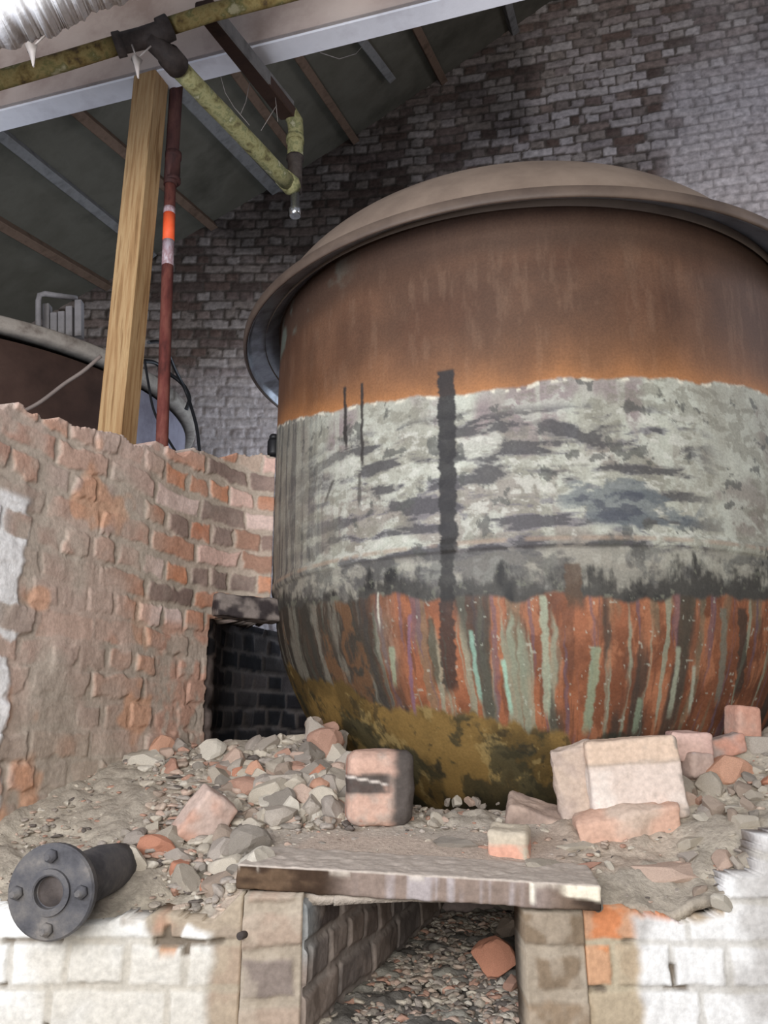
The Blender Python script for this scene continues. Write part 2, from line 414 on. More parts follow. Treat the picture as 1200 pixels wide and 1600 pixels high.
# ---- roof underside and its rafters
DV = ray(880, 720); DV = DV/np.linalg.norm(DV)
def gable(t): return np.array([GA[0]+t, 5.72-.12*t, GA[2]+gs*t])
r0, r1_ = gable(-3.2), gable(4.4)
UP = np.cross(r1_-r0, DV); UP = UP/np.linalg.norm(UP); UP = UP if UP[2] > 0 else -UP
LEN = 3.25
q0 = [r0+DV*.3, r1_+DV*.3, r1_-DV*LEN, r0-DV*LEN]; q1 = [p+UP*.06 for p in q0]
tag(mesh_np('ceiling', q0+q1, [(0, 1, 2, 3), (7, 6, 5, 4), (0, 4, 5, 1), (1, 5, 6, 2), (2, 6, 7, 3), (3, 7, 4, 0)], M_ROOF, smooth=False), kind='structure')
def on_roof(px, py):
    r = ray(px, py); o = np.array([0, 0, EYE]); t = np.dot(r0-o, UP)/np.dot(r, UP); return o+r*t
raf = [((125, 175), (328, 348), 1, 'brown rafter whose lower end meets the wall right of the red prop'),
       ((470, 95), (556, 222), 1, 'brown rafter ending at the dark brickwork right of the hanging pipe'),
       ((648, 42), (694, 132), 1, 'thin brown rafter left of the topmost pale rafter'),
       ((788, 0), (803, 58), 0, 'short pale rafter highest up the sloping roof'),
       ((560, 55), (600, 108), 0, 'short grey rafter between the two brown rafters at the right'),
       ((0, 205), (225, 385), 0, 'grey rafter at left passing behind the timber post'),
       ((0, 345), (170, 445), 1, 'lowest brown rafter at left reaching the wall above the old tank'),
       ((290, 148), (420, 285), 0, 'wide grey rafter running behind the mossy branch pipe'),
       ((365, 110), (448, 222), 1, 'dark brown rafter behind the cobwebs')]
for a, b, br, lab in raf:
    A = on_roof(*a); B = on_roof(*b); d = (B-A)/np.linalg.norm(B-A)
    ext = 1.3 if a[0] < 600 else .9
    wd = .085 if 'wide' in lab else .062
    o = bar('roof_rafter', A-d*ext-UP*.035, B+d*.1-UP*.035, wd, .07, M_OLDWOOD if br else M_GREYWOOD, up=tuple(UP))
    tag(o, lab, 'rafter', 'rafters under the roof')

# ---- big painted beam
ZB = 4.25
nL, nR = Wz(0, 174, ZB), Wz(700, -2, ZB); fL, fR = Wz(0, 206, ZB), Wz(800, 5, ZB)
dn = (nR-nL); df = (fR-fL)
nL, nR = nL-dn*.45, nL+dn*2.2; fL, fR = fL-df*.45, fL+df*1.9
bt = root('ceiling_beam', 'long beam with beige side and white painted underside above the post', 'beam', tuple(nL))
hgt = np.array([0, 0, .62])
def slab8(name, q, up, mat, par):
    q = [np.array(p) for p in q]; V = q+[p+up for p in q]
    o = mesh_np(name, V, [(3, 2, 1, 0), (4, 5, 6, 7), (0, 1, 5, 4), (1, 2, 6, 5), (2, 3, 7, 6), (3, 0, 4, 7)], mat, smooth=False)
    return sub(o, bt) if par else o
def beamcol(V, ns):
    return None
slab8('side_casing', [nL+(0, 0, .012), nR+(0, 0, .012), nR+(0, .05, .012), nL+(0, .05, .012)], hgt, M_BEIGE, True)
slab8('painted_soffit', [nL, nR, fR, fL], np.array([0, 0, .03]), M_WHITEB, True)
slab8('beam_core', [nL+(0, .05, .03), nR+(0, .05, .03), fR+(0, 0, .03), fL+(0, 0, .03)], hgt-(0, 0, .03), M_GREYWOOD, True)

# ---- near plaster at the top left corner
pl = [(-260, 150), (0, 82), (48, 66), (88, 54), (110, 40), (136, 24), (165, 12), (215, -6), (380, -60), (380, -330), (-260, -330)]
NS = 200
tt = np.linspace(0, 1, NS)
lp = np.array(pl[:9], float); lt = np.linspace(0, 1, 9)
ex = np.interp(tt, lt, lp[:, 0]); ey0 = np.interp(tt, lt, lp[:, 1])+8; ey = ey0 + 9*(fbm(tt*34, 0, 0, 5, 4)-.5)*2
rows = 90; P = np.zeros((NS, rows, 3))
for j in range(rows):
    f = j/(rows-1)
    # a lip, then the face rising towards the viewer's side of the opening
    for i in range(NS):
        p = W(ex[i], ey0[i]+(ey[i]-ey0[i])*max(0, 1-f*9), 1.9)
        P[i, j] = p + np.array([0, -.17-.03*f-.012*math.sin(min(1, f*12)*math.pi/2), f*.55]) + .35*f*(0*p)
Nn = np.zeros_like(P); Nn[..., 1] = -1
P[..., 1] -= .022*(fbm(P[..., 0]*14, P[..., 2]*14, 1, 61, 4)-.5)*2
Vp, Fp, Cp = grid_solid(P, Nn, np.ones((NS-1, rows-1), bool), .16, np.ones(P.shape))
tag(mesh_np('wall_upper', Vp, Fp, M_PLASTER), kind='structure')

# ---- outer room walls further off
for nm, a, b in (('wall_right', (4.3, -4), (4.3, 8)), ('wall_left_far', (-5.3, 8), (-5.3, -4))):
    V = [(a[0], a[1], 0), (b[0], b[1], 0), (b[0], b[1], 5.5), (a[0], a[1], 5.5)]
    sx = .2 if a[0] > 0 else -.2
    V += [(x+sx, y, z) for x, y, z in V]
    tag(mesh_np(nm if nm != 'wall_left_far' else 'wall_outer', V, BOXF, M_FLOOR, smooth=False), kind='structure')

# ================================================================== FURNACE BRICKWORK
PAL_A = [(194, 146, 124), (182, 148, 134), (168, 140, 126), (190, 150, 132), (204, 146, 116), (160, 136, 124), (178, 146, 134), (186, 136, 116), (172, 152, 142), (198, 158, 140), (148, 122, 112)]
PAL_B = [(206, 138, 102), (192, 124, 92), (214, 178, 166), (148, 104, 82), (120, 100, 94), (222, 198, 190), (184, 128, 100), (180, 160, 144), (200, 142, 114), (124, 106, 100)]
MORT = lin((174, 162, 148)); DUSTC = lin((176, 164, 152)); WHITE = lin((238, 237, 236))
S_EDGE = 0.0
ring = [(-1.16, 1.30), (-1.06, 1.85), (-0.93, 2.25), (-0.79, 2.60), (-0.64, 2.93), (-0.55, 3.05), (-0.44, 3.09)]
def ring_fn(S, Z, X, Y):
    d, r1, r2, r3 = bricks(S, Z, 0.235, 0.083, 0.016, 3, 0.020, 0.014)
    right = ss(1.15, 1.5, S)*ss(1.72, 1.86, Z)
    bc = mix(pick(r1, PAL_A), pick(r2, PAL_B), right*1.0)
    m = ss(-.004, .006, d)
    n1 = fbm(S*3.2, Z*3.2, 0, 71, 4); n2 = fbm(S*13, Z*13, 0, 73, 4); n3 = fbm(S*38, Z*38, 0, 75, 3)
    c = mix(MORT*np.ones(bc.shape), bc, m)
    # mortar slurry and dust smearing across the faces
    sm = ss(.36, .56, n2*.6+n1*.4 + .06*(r3-.5))*(1-right*.75)
    c = mix(c, mix(lin((188, 176, 162))*np.ones(bc.shape), lin((200, 172, 158)), ss(.4, .6, fbm(S*5, Z*5, 4, 77, 3))), sm*.8)
    c = mix(c, lin((190, 175, 162)), .36*(1-right))
    c = mix(c, lin((186, 166, 150)), .15*right)
    # greyer and dustier low down, pinkish high at the left
    c = mix(c, lin((158, 146, 132)), ss(1.85, 1.45, Z+.3*(n1-.5))*.5*(1-.8*ss(.55, .7, r2)))
    c = mix(c, lin((204, 184, 176)), ss(2.1, 2.5, Z-.25*(S-.7)+.5*(n1-.5))*.6)
    # orange bared spots
    c = mix(c, lin((214, 156, 118)), ss(.64, .72, fbm(S*6.5, Z*6.5, 8, 79, 3))*.55*(1-right))
    # pink worn pier beside the opening
    pier = ss(1.42, 1.50, S)*ss(1.87, 1.84, Z)
    c = mix(c, mix(lin((196, 152, 132))*np.ones(bc.shape), lin((180, 166, 152)), ss(.45, .6, n2)), pier*.75)
    # whitewash at the left edge
    ww = ss(.012, -.012, S-S_EDGE-.07*(fbm(Z*9, Z*0, 0, 81, 3)-.5) + .05*(fbm(S*25, Z*25, 2, 82, 3)-.5))*ss(2.12, 2.09, Z)
    bare = (r2 > .72)*m*ss(S_EDGE-.14, S_EDGE-.04, S)
    ww = ww*(1-bare)
    c = mix(c, WHITE, ww*.96)
    # soot by the opening
    so = ss(1.80, 1.86, S)*ss(1.98, 1.93, Z)
    c = mix(c, lin((120, 112, 106)), so*ss(.3, .6, n2)*.9)
    D = m*0.0065*(1-.6*sm) + .030*(n1-.5) + .007*(n2-.5) + .003*(n3-.5) - .008*(r3-.5)*m + .006*ww
    return c, D
def ring_mask(S, Z, X, Y):
    px, py = px_of(X, Y, Z)
    top = np.interp(S, [0, .6, .85, .95, 1.15, 1.3, 1.45, 1.62, 1.75, 1.85, 2.2], TOPZ)
    top = top + .03*(fbm(S*16, Z*0, 0, 91, 3)-.5)*2
    ok = Z < top
    edge = 1.715 + .010*(fbm(Z*22, Z*0, 1, 93, 3)-.5)*2
    hole = (S > edge) & (Z < 1.895+.014*(fbm(S*25, S*0, 2, 94, 3)-.5)*2)
    return ok & ~hole
# heights of the broken top, read off along the wall
s_, x_, y_, _n = path_pts(ring, 400)
def z_on_ring(s, py):
    x = np.interp(s, s_, x_); y = np.interp(s, s_, y_); lo, hi = 1.0, 3.6
    for _ in range(40):
        mid = (lo+hi)/2
        if px_of(x, y, mid)[1] > py: lo = mid
        else: hi = mid
    return lo, px_of(x, y, lo)[0]
TOPS = [(0, 10), (20, 633), (70, 650), (100, 660), (160, 678), (215, 692), (280, 706), (350, 714), (428, 712)]
sk = [0, .6, .85, .95, 1.15, 1.3, 1.45, 1.62, 1.75, 1.85, 2.2]; TOPZ = []
for s in sk:
    px = z_on_ring(s, 690)[1]; py = np.interp(px, [t[0] for t in [(-400, 600), (0, 628), (70, 652), (100, 664), (160, 680), (215, 694), (280, 706), (350, 714), (430, 710)]], [600, 628, 652, 664, 680, 694, 706, 714, 710])
    TOPZ.append(z_on_ring(s, py)[0])
S_EDGE = float(np.interp(10, px_of(x_, y_, 1.6+0*x_)[0], s_))
w = path_wall('wall_left', ring, 0.0, 2.75, 0.0045, ring_fn, 0.20, M_BRICK, ring_mask, flip=False); tag(w, kind='structure')

# sooty pit wall round the vat, seen through the opening
def pit_fn(S, Z, X, Y):
    d, r1, r2, r3 = bricks(S, Z, 0.235, 0.083, 0.014, 33, 0.02, 0.008)
    bc = pick(r1, [(52, 48, 48), (66, 60, 58), (44, 40, 42), (78, 70, 68), (38, 36, 38)])
    m = ss(-.004, .005, d)
    n = fbm(S*10, Z*10, 0, 35, 4)
    c = mix(lin((96, 88, 84))*np.ones(bc.shape), bc, m)
    lf = ss(.34, .18, S)
    c = mix(c, lin((142, 128, 122)), lf*ss(.30, .55, n)*.8)
    c = c*(1-.35*ss(.5, .7, n)[..., None]*(1-lf[..., None]))
    return c, m*.012+.02*(n-.5)-.01*r3*m
an = np.linspace(math.radians(196), math.radians(-30), 26)
pit = [(-.74, 2.98)] + [(VC[0]+1.28*math.cos(a), VC[1]+1.28*math.sin(a)) for a in an[0:]]
w = path_wall('wall_pit', pit, 0.0, 1.95, 0.011, pit_fn, 0.10, M_BRICK); tag(w, kind='structure')
# lintel brick over the opening
def lint_col(V, ns):
    n = fbm(V[:, 0]*20, V[:, 1]*20, V[:, 2]*20, 3, 3)
    c = mix(lin((128, 118, 112))*np.ones((len(V), 3)), lin((60, 54, 54)), ss(.45, .65, n)); return c
o = box_np('lintel_block', (.26, .10, .085), .006, M_BRICK, lint_col, .006, 26, .012, 4)
p = W(385, 951, 3.0); o.location = p; o.rotation_euler = (0, math.radians(2), math.radians(28))
tag(o, 'sooty grey lintel block over the dark opening beside the copper', 'lintel')

# ---- front wall, left: white bricks and dirty pier
FY = 1.80
def front_fn(seed, right):
    def fn(S, Z, X, Y):
        d, r1, r2, r3 = bricks(S, Z-.004, 0.235, 0.083, 0.010, seed, 0.010, 0.005)
        px, py = px_of(X, Y, Z)
        n1 = fbm(S*5, Z*5, 0, seed+60, 4); n2 = fbm(S*22, Z*22, 0, seed+61, 4)
        m = ss(-.003, .004, d)
        if not right:
            bc = pick(r1, [(176, 150, 130), (158, 140, 122), (184, 142, 112), (150, 136, 120)])
            edgeX = -.350+.016*(fbm(Z*20, Z*0, 0, 5, 3)-.5)*2
            topd = np.interp(X, [-1.3, -.50, -.47, -.45, -.42, -.40, -.36], [1.30, 1.30, 1.11, 1.06, 1.06, 1.12, 1.10])
            ww = ss(.012, -.012, X-edgeX)*ss(.010, -.008, Z-topd+.03*(n2-.5))
            ww = ww*(1-.9*ss(.66, .70, fbm(S*8, Z*8, 3, 7, 4)))
            wc = mix(lin((224, 223, 219))*np.ones(bc.shape), lin((200, 195, 185)), ss(.42, .62, n1))
            wc = mix(wc, lin((170, 162, 148)), (1-m)*.6)
            base = mix(mix(lin((160, 148, 130))*np.ones(bc.shape), bc, m), lin((168, 154, 134)), ss(.42, .58, n2)*.6)
            base = mix(base, lin((196, 124, 92)), ss(.0, .03, Z-1.09)*ss(.5, .56, n1)*.6)
        else:
            bc = pick(r1, [(206, 140, 96), (196, 128, 88), (190, 148, 124), (176, 158, 134)])
            edgeX = .508+.014*(fbm(Z*22, Z*0, 0, 9, 3)-.5)*2
            topd = np.where(X > .70, 2.0, np.interp(X, FRX, FRT)-.006)
            ww = ss(-.010, .012, X-edgeX)*ss(.012, -.008, Z-topd+.03*(n2-.5))
            ww = ww*(1-.95*ss(.66, .70, fbm(S*7, Z*7, 3, 19, 4)))
            wc = mix(lin((228, 227, 225))*np.ones(bc.shape), lin((180, 176, 172)), ss(.50, .62, n1)*.8)
            wc = mix(wc, lin((170, 164, 152)), (1-m)*.5)
            base = mix(mix(lin((172, 160, 138))*np.ones(bc.shape), bc, m), lin((176, 164, 142)), ss(.45, .6, n2)*.45)
        c = mix(base, wc, ww)
        # cracks and dark holes in the joints
        cr = ss(.60, .66, fbm(S*12, Z*12, 6, seed+66, 3))*ss(.002, -.004, d)
        c = mix(c, lin((110, 100, 88)), cr)
        D = m*.007+.014*(n1-.5)+.008*(n2-.5)+.006*ww-.012*cr-.006*r3*m
        return c, D
    return fn
def fl_mask(S, Z, X, Y):
    top = np.interp(X, [-1.4, -.95, -.80, -.70, -.62, -.55, -.45, -.40, -.35, -.30, -.2], FLT)
    return Z < top+.012*(fbm(X*30, X*0, 0, 5, 3)-.5)*2
def zfront(px, py): return W(px, py, FY)[2]
FLT = [zfront(p, q) for p, q in [(-250, 1385), (-40, 1392), (40, 1420), (120, 1442), (180, 1444), (230, 1440), (300, 1436), (330, 1440), (360, 1446), (400, 1400), (460, 1400)]]
FLT[-2] = FLT[-1] = zfront(400, 1402)
w = path_wall('wall_front', [(-1.6, FY+.04), (-.9, FY), (-.29, FY)], 0, 1.35, .004, front_fn(51, False), .12, M_BRICK, fl_mask); tag(w, kind='structure')
def fr_mask(S, Z, X, Y):
    top = np.interp(X, FRX, FRT)
    return Z < top+.012*(fbm(X*30, X*0, 0, 15, 3)-.5)*2
frp = [(900, 1416), (960, 1418), (1040, 1436), (1085, 1440), (1130, 1430), (1142, 1372), (1186, 1362), (1192, 1306), (1300, 1300), (1600, 1280)]
FRX = [W(p, q, FY)[0] for p, q in frp]; FRT = [zfront(p, q) for p, q in frp]
w = path_wall('wall_front_right', [(.408, FY), (1.0, FY), (1.9, FY-.05)], 0, 1.5, .004, front_fn(57, True), .12, M_BRICK, fr_mask); tag(w, kind='structure')

# ---- piers and passage under the slab
def pier_fn(seed, tone):
    def fn(S, Z, X, Y):
        d, r1, r2, r3 = bricks(S*1.0+.03, Z+.015, 0.235, 0.083, 0.016, seed, 0.012, 0.008)
        m = ss(-.004, .006, d); n = fbm(S*16, Z*16, 0, seed+1, 4)
        c = mix(lin((156, 144, 128))*np.ones(d.shape+(3,)), pick(r1, tone), m)
        c = mix(c, lin((172, 160, 144)), ss(.5, .64, n)*.5)
        return c, m*.012+.02*(n-.5)-.008*r3*m
    return fn
G1 = [(140, 130, 124), (150, 138, 128), (128, 116, 108), (160, 142, 126)]
pth = [(-.285, FY-.012), (-.166, FY-.012)]
w = path_wall('wall_pier_left', pth, 0, zfront(450, 1398), .004, pier_fn(71, G1), .12, M_BRICK); tag(w, kind='structure')
pth = [(.285, FY-.006), (.405, FY-.006)]
w = path_wall('wall_pier_right', pth, 0, zfront(860, 1422), .004, pier_fn(77, [(128, 112, 94), (140, 122, 102), (120, 106, 92)]), .14, M_BRICK); tag(w, kind='structure')
G2 = [(128, 116, 108), (112, 100, 94), (140, 126, 116), (100, 90, 86), (132, 122, 116)]
def pass_fn(S, Z, X, Y):
    d, r1, r2, r3 = bricks(S, Z, 0.235, 0.083, 0.014, 83, 0.012, 0.006)
    m = ss(-.003, .005, d); n = fbm(S*12, Z*12, 0, 84, 4)
    c = mix(lin((158, 148, 140))*np.ones(d.shape+(3,)), pick(r1, G2), m)
    c = mix(c, lin((166, 152, 142)), ss(.48, .62, n)*.5)
    c = mix(c, lin((168, 176, 178)), ss(.10, .0, S)*ss(1.02, 1.08, Z)*.6)
    return c, m*.008+.012*(n-.5)
w = path_wall('wall_passage_left', [(-.165, FY), (.22, 3.05)], 0, 1.16, .005, pass_fn, .10, M_BRICK, flip=False); tag(w, kind='structure')
w = path_wall('wall_passage_right', [(.62, 3.05), (.335, FY+.13)], 0, 1.16, .008, pass_fn, .10, M_BRICK); tag(w, kind='structure')
w = path_wall('wall_passage_end', [(.12, 3.0), (.75, 3.0)], 0, 1.16, .01, pit_fn, .08, M_BRICK); tag(w, kind='structure')

# ================================================================== THE BIG COPPER
R = 1.0666; ZS = 2.022
prof = [(1.066, 3.15), (1.066, 2.8), (1.066, 2.5), (1.064, 2.2), (1.060, 2.045), (1.064, 2.035), (1.066, 2.022), (1.062, 2.008), (1.054, 2.0), (1.046, 1.92), (1.034, 1.84), (1.010, 1.75), (.972, 1.65), (.915, 1.54), (.838, 1.42), (.745, 1.31), (.63, 1.21), (.49, 1.125), (.33, 1.065), (.16, 1.03), (.01, 1.02)]
pr = np.array(prof); pl_ = np.concatenate([[0], np.cumsum(np.hypot(*np.diff(pr, axis=0).T))])
NV = 640; sv = np.linspace(0, pl_[-1], NV)
vr = np.interp(sv, pl_, pr[:, 0]); vz = np.interp(sv, pl_, pr[:, 1])
kk = np.ones(17)/17
low = (vz < 1.97)
vr_s = np.convolve(np.pad(vr, 8, 'edge'), kk, 'valid'); vz_s = np.convolve(np.pad(vz, 8, 'edge'), kk, 'valid')
vr = np.where(low, vr_s, vr); vz = np.where(low, vz_s, vz)
front = math.atan2(-VC[1], -VC[0])         # direction of the camera from the axis
dense = np.linspace(-1.32, 1.32, 1000); coarse = np.linspace(1.32, 2*math.pi-1.32, 110)[1:-1]
TH = np.concatenate([dense, coarse]); NT = len(TH)
def vat_at(px, py):
    """pixel -> (theta relative to the front, z) on the shell"""
    o = np.array([0, 0, EYE]); r = ray(px, py); r = r/np.linalg.norm(r)
    ts = np.linspace(1.8, 4.2, 2401); P = o+r*ts[:, None]
    rad = np.hypot(P[:, 0]-VC[0], P[:, 1]-VC[1]); rr = np.interp(P[:, 2], vz[::-1], vr[::-1], left=0, right=1.066)
    ins = np.where(rad < rr)[0]
    k = ins[0] if len(ins) else np.argmin(rad-rr)
    th = math.atan2(P[k, 1]-VC[1], P[k, 0]-VC[0])-front
    th = (th+math.pi) % (2*math.pi)-math.pi
    return th, P[k, 2]
def curve(pts):
    q = np.array(sorted([vat_at(*p) for p in pts])); return q[:, 0], q[:, 1]
T2, Z2 = np.meshgrid(TH, vz, indexing='ij'); RR = np.repeat(vr[None], NT, 0)
tw = (T2+math.pi) % (2*math.pi)-math.pi
A = tw*1.05
nx = np.cos(T2); ny = np.sin(T2)
def N3(f, s, o=4, fz=None, g=.5): return fbm(nx*f, ny*f, Z2*(fz or f), s, o, g)
b_big = N3(2.5, 101); b_mid = N3(9, 103); b_fine = N3(34, 105); b_str = N3(26, 107, 4, 1.6); b_strf = N3(60, 109, 3, 3.0); b_hor = N3(6, 111, 4, 22)
b_vf = N3(90, 113, 2)
# top copper
c = mix(lin((88, 64, 50))*np.ones(T2.shape+(3,)), lin((108, 78, 60)), ss(.35, .65, b_big*.6+b_mid*.4))
c = mix(c, lin((84, 56, 42)), ss(.5, .7, N3(4, 121))*.5)
c = mix(c, lin((122, 96, 78)), ss(.50, .72, fbm(nx*40, ny*40, Z2*9, 119, 5, .6))*.35)
c = mix(c, lin((70, 46, 34)), ss(.5, .66, fbm(nx*6, ny*6, Z2*1.2, 117, 5, .6))*.4)
c = mix(c, lin((74, 56, 46)), ss(2.93, 3.02, Z2+.06*(b_mid-.5))*.75)  # shade below the rim, painted into the copper
# faint green at the top left under the rim
c = mix(c, lin((110, 118, 108)), ss(2.96, 3.0, Z2)*ss(-.5, -.8, tw)*ss(.45, .6, b_mid)*.8)
c = c*.86
aT, aZ = curve([(433, 668), (470, 655), (533, 640), (620, 627), (660, 622), (720, 612), (800, 605), (867, 596), (967, 590), (1067, 594), (1187, 612)])
zb = np.interp(tw, aT, aZ)
dzb = Z2 - zb + .022*(N3(14, 131, 4, 2)-.5)*2 + .012*(b_fine-.5)
c = mix(c, lin((168, 114, 70)), np.exp(-np.clip(dzb, 0, 1)/.075)*.85*(.5+.8*b_mid))
# patina below
pat = mix(lin((164, 162, 148))*np.ones(T2.shape+(3,)), lin((182, 182, 168)), ss(.4, .6, b_mid))
pat = mix(pat, lin((132, 120, 112)), ss(.48, .62, N3(5, 133, 4, 7))*.65)
pat = mix(pat, lin((138, 118, 122)), ss(.50, .62, N3(7, 135, 4, 3))*ss(.16, .02, np.abs(dzb+.08))*.7)
pat = mix(pat, lin((190, 192, 176)), ss(.58, .7, b_str)*.5)
RG = lambda f, s, fz, o=6: fbm(nx*f+wx_, ny*f+wy_, Z2*fz+wz_, s, o, .62)
wx_ = .6*(N3(12, 191, 3)-.5); wy_ = .6*(N3(12, 193, 3)-.5); wz_ = 1.0*(N3(10, 195, 3)-.5)
pat = mix(pat, lin((196, 198, 184)), ss(.52, .60, RG(11, 196, 14))*.55)
pat = mix(pat, lin((126, 122, 108)), ss(.53, .60, RG(20, 197, 30))*.55)
# stains left by the courses of the old brick setting
crs = .5+.5*np.cos((Z2-2.44+.012*(b_mid-.5)*2)/.072*2*math.pi)
zone = ss(2.45, 2.40, Z2)*ss(.62, .40, tw)*(.55+.45*ss(-.75, -.45, tw))
k1 = RG(7, 139, 26)*.87+.13*crs
pat = mix(pat, mix(lin((112, 108, 104))*np.ones(pat.shape), lin((96, 92, 104)), ss(.4, .6, b_mid)), ss(.49, .55, k1)*zone*.6)
pat = mix(pat, lin((70, 68, 70)), ss(.555, .59, k1)*zone*.75)
pat = mix(pat, lin((206, 204, 192)), ss(.46, .42, k1)*ss(.52, .62, b_fine)*zone*.6)
pat = mix(pat, lin((84, 84, 80)), ss(.60, .65, RG(16, 143, 14))*.75)
# the dark blue grey blotch
bt_, bz_ = vat_at(985, 785)
bl = np.exp(-((tw-bt_)/.17)**2-((Z2-bz_+.25*(tw-bt_)*.4)/.062)**2)
kb = bl*.26+.74*RG(9, 145, 22)
pat = mix(pat, lin((104, 110, 112)), ss(.42, .50, kb)*ss(.05, .35, bl)*.8)
pat = mix(pat, lin((70, 72, 82)), ss(.55, .60, kb)*ss(.1, .4, bl)*.7)
# left end of the patina is streaked and dustier
pat = mix(pat, mix(lin((140, 136, 124))*np.ones(pat.shape), lin((92, 90, 86)), ss(.45, .6, b_strf)), ss(-.55, -.95, tw)*.75)
pat = pat*.84
c = mix(c, pat, ss(.006, -.006, dzb))
c = mix(c, lin((206, 200, 182)), ss(.012, .0, np.abs(dzb+.004))*ss(.5, .6, b_fine)*.9)
# line where the sheets meet
c = mix(c, lin((150, 130, 112)), ss(.010, .003, np.abs(Z2-ZS-.004))*.6*ss(.3, .5, b_str))
# black tide band
bT, bZ = curve([(433, 950), (533, 940), (600, 925), (667, 935), (760, 928), (800, 938), (867, 925), (933, 932), (1000, 938), (1100, 930), (1190, 935)])
cT, cZ = curve([(433, 925), (533, 905), (620, 880), (700, 880), (800, 880), (880, 862), (960, 885), (1050, 870), (1190, 865)])
zl = np.interp(tw, bT, bZ); zu = np.interp(tw, cT, cZ)
kz = np.clip((zu-Z2)/(np.maximum(zu-zl, .03)), -.6, 2)
bn = RG(15, 151, 10); bs = fbm(nx*42+wx_, ny*42+wy_, Z2*6, 152, 5, .6)
gp = ss(ZS-.012, ZS-.03, Z2)
c = mix(c, mix(lin((140, 136, 124))*np.ones(c.shape), lin((84, 82, 78)), ss(.44, .56, RG(14, 153, 16))), gp*.75)
band = ss(.46, .60, kz*.30+.62*bn+.30*bs+.25*(N3(7, 199, 3)-.5)-.06)
c = mix(c, mix(lin((62, 60, 56))*np.ones(c.shape), lin((34, 33, 32)), ss(.5, .7, bn)), band*.95)
c = mix(c, lin((112, 112, 98)), ss(.60, .66, RG(30, 154, 30))*band*.6)
# copper streaks below
dl = zl+.020*(b_str-.5)*2-Z2
cop = mix(lin((146, 92, 64))*np.ones(c.shape), lin((116, 72, 50)), ss(.4, .6, b_mid))
cop = mix(cop, lin((92, 60, 44)), ss(.1, .5, tw)*.45)
cop = mix(cop, lin((172, 116, 84)), ss(.52, .62, RG(16, 173, 7))*.5)
cop = mix(cop, lin((84, 56, 44)), ss(.54, .64, fbm(A*30, Z2*5, 0, 175, 5, .6))*.55)
A = A + .018*(b_fine-.5) + .03*(N3(18, 171, 3, 8)-.5)
st1 = fbm(A*20, Z2*1.3, 0, 155, 3); st2 = fbm(A*34+2.5, Z2*1.8, 3, 157, 3); st3 = fbm(A*50+2.5, Z2*2.2, 3, 158, 3)
cop = mix(cop, lin((96, 104, 86)), ss(.60, .66, st1)*.45)
cop = mix(cop, lin((136, 144, 124)), ss(.66, .74, st2)*.7)
cop = mix(cop, lin((96, 80, 90)), ss(.64, .72, st3)*.6)
cop = mix(cop, lin((58, 54, 48)), ss(.60, .68, fbm(A*13+9, Z2*1.5, 3, 159, 3))*.8)
cop = mix(cop, lin((170, 172, 156)), ss(.76, .80, b_vf)*.5)
lefty = ss(-.34, -.56, tw+.10*(b_str-.5))
cop = mix(cop, mix(lin((54, 52, 46))*np.ones(c.shape), lin((104, 102, 92)), ss(.50, .66, fbm(A*26, Z2*4, 5, 177, 5, .6))), lefty*.93)
cop = mix(cop, lin((110, 78, 52)), lefty*ss(.56, .64, RG(12, 179, 6))*.6)
c = mix(c, cop, ss(-.004, .012, dl))
# ochre bottom, never scoured
oT, oZ = curve([(452, 1040), (500, 1062), (560, 1080), (620, 1096), (700, 1108), (760, 1122), (820, 1135), (880, 1148), (960, 1165), (1100, 1190)])
do = np.interp(tw, oT, oZ)+.05*(N3(9, 161, 4, 3)-.5)*2+.035*(b_str-.5)*2-Z2
och = mix(lin((128, 102, 58))*np.ones(c.shape), lin((92, 74, 42)), ss(.38, .62, b_mid))
och = mix(och, lin((56, 54, 38)), ss(.46, .62, N3(6, 163))*ss(1.55, 1.30, Z2)*.9)
och = mix(och, lin((160, 138, 90)), ss(.56, .63, RG(12, 165, 14))*.55)
och = mix(och, lin((50, 50, 38)), ss(.50, .60, RG(8, 166, 10)+.12*ss(1.5, 1.25, Z2))*.8)
och = mix(och, lin((44, 42, 34)), ss(.60, .66, RG(18, 167, 18))*.6)
c = mix(c, och, ss(-.006, .016, do))
c = mix(c, lin((46, 48, 40)), ss(.022, .006, np.abs(do+.006))*ss(-.2, .2, tw)*ss(.4, .55, b_mid)*.8)
# tar run and the two thin runs
def run(p0, p1, w, col, rag=.5, k=.95):
    global c
    t0, z0 = vat_at(*p0); t1, z1 = vat_at(*p1)
    f = np.clip((z0-Z2)/(z0-z1), 0, 1); tc = t0+(t1-t0)*f
    ww = w*(1+rag*(fbm(Z2*60, tw*0+np.sign(tw-tc)*3, 2, int(p0[0]), 5, .7)-.5)*2)
    e = ss(ww+.004, ww-.004, np.abs((tw-tc)*1.05+.004*(b_fine-.5)*2))*ss(z0+.004, z0-.006, Z2)*ss(z1-.01, z1+.03, Z2+.03*(b_fine-.5))
    c = mix(c, lin(col), e*k)
run((697, 578), (702, 865), .0265, (46, 44, 44), .45, .96)
run((700, 845), (706, 1085), .024, (42, 40, 38), .7, .85)
run((539, 604), (541, 705), .007, (48, 44, 42), .8)
run((566, 598), (566, 735), .006, (52, 48, 46), .9)
run((562, 740), (563, 795), .007, (70, 66, 62), .9, .8)
run((520, 750), (508, 790), .007, (70, 66, 62), .9, .8)
run((893, 880), (898, 955), .022, (84, 66, 52), .5, .85)
run((590, 925), (594, 985), .003, (196, 196, 180), .5, .8)
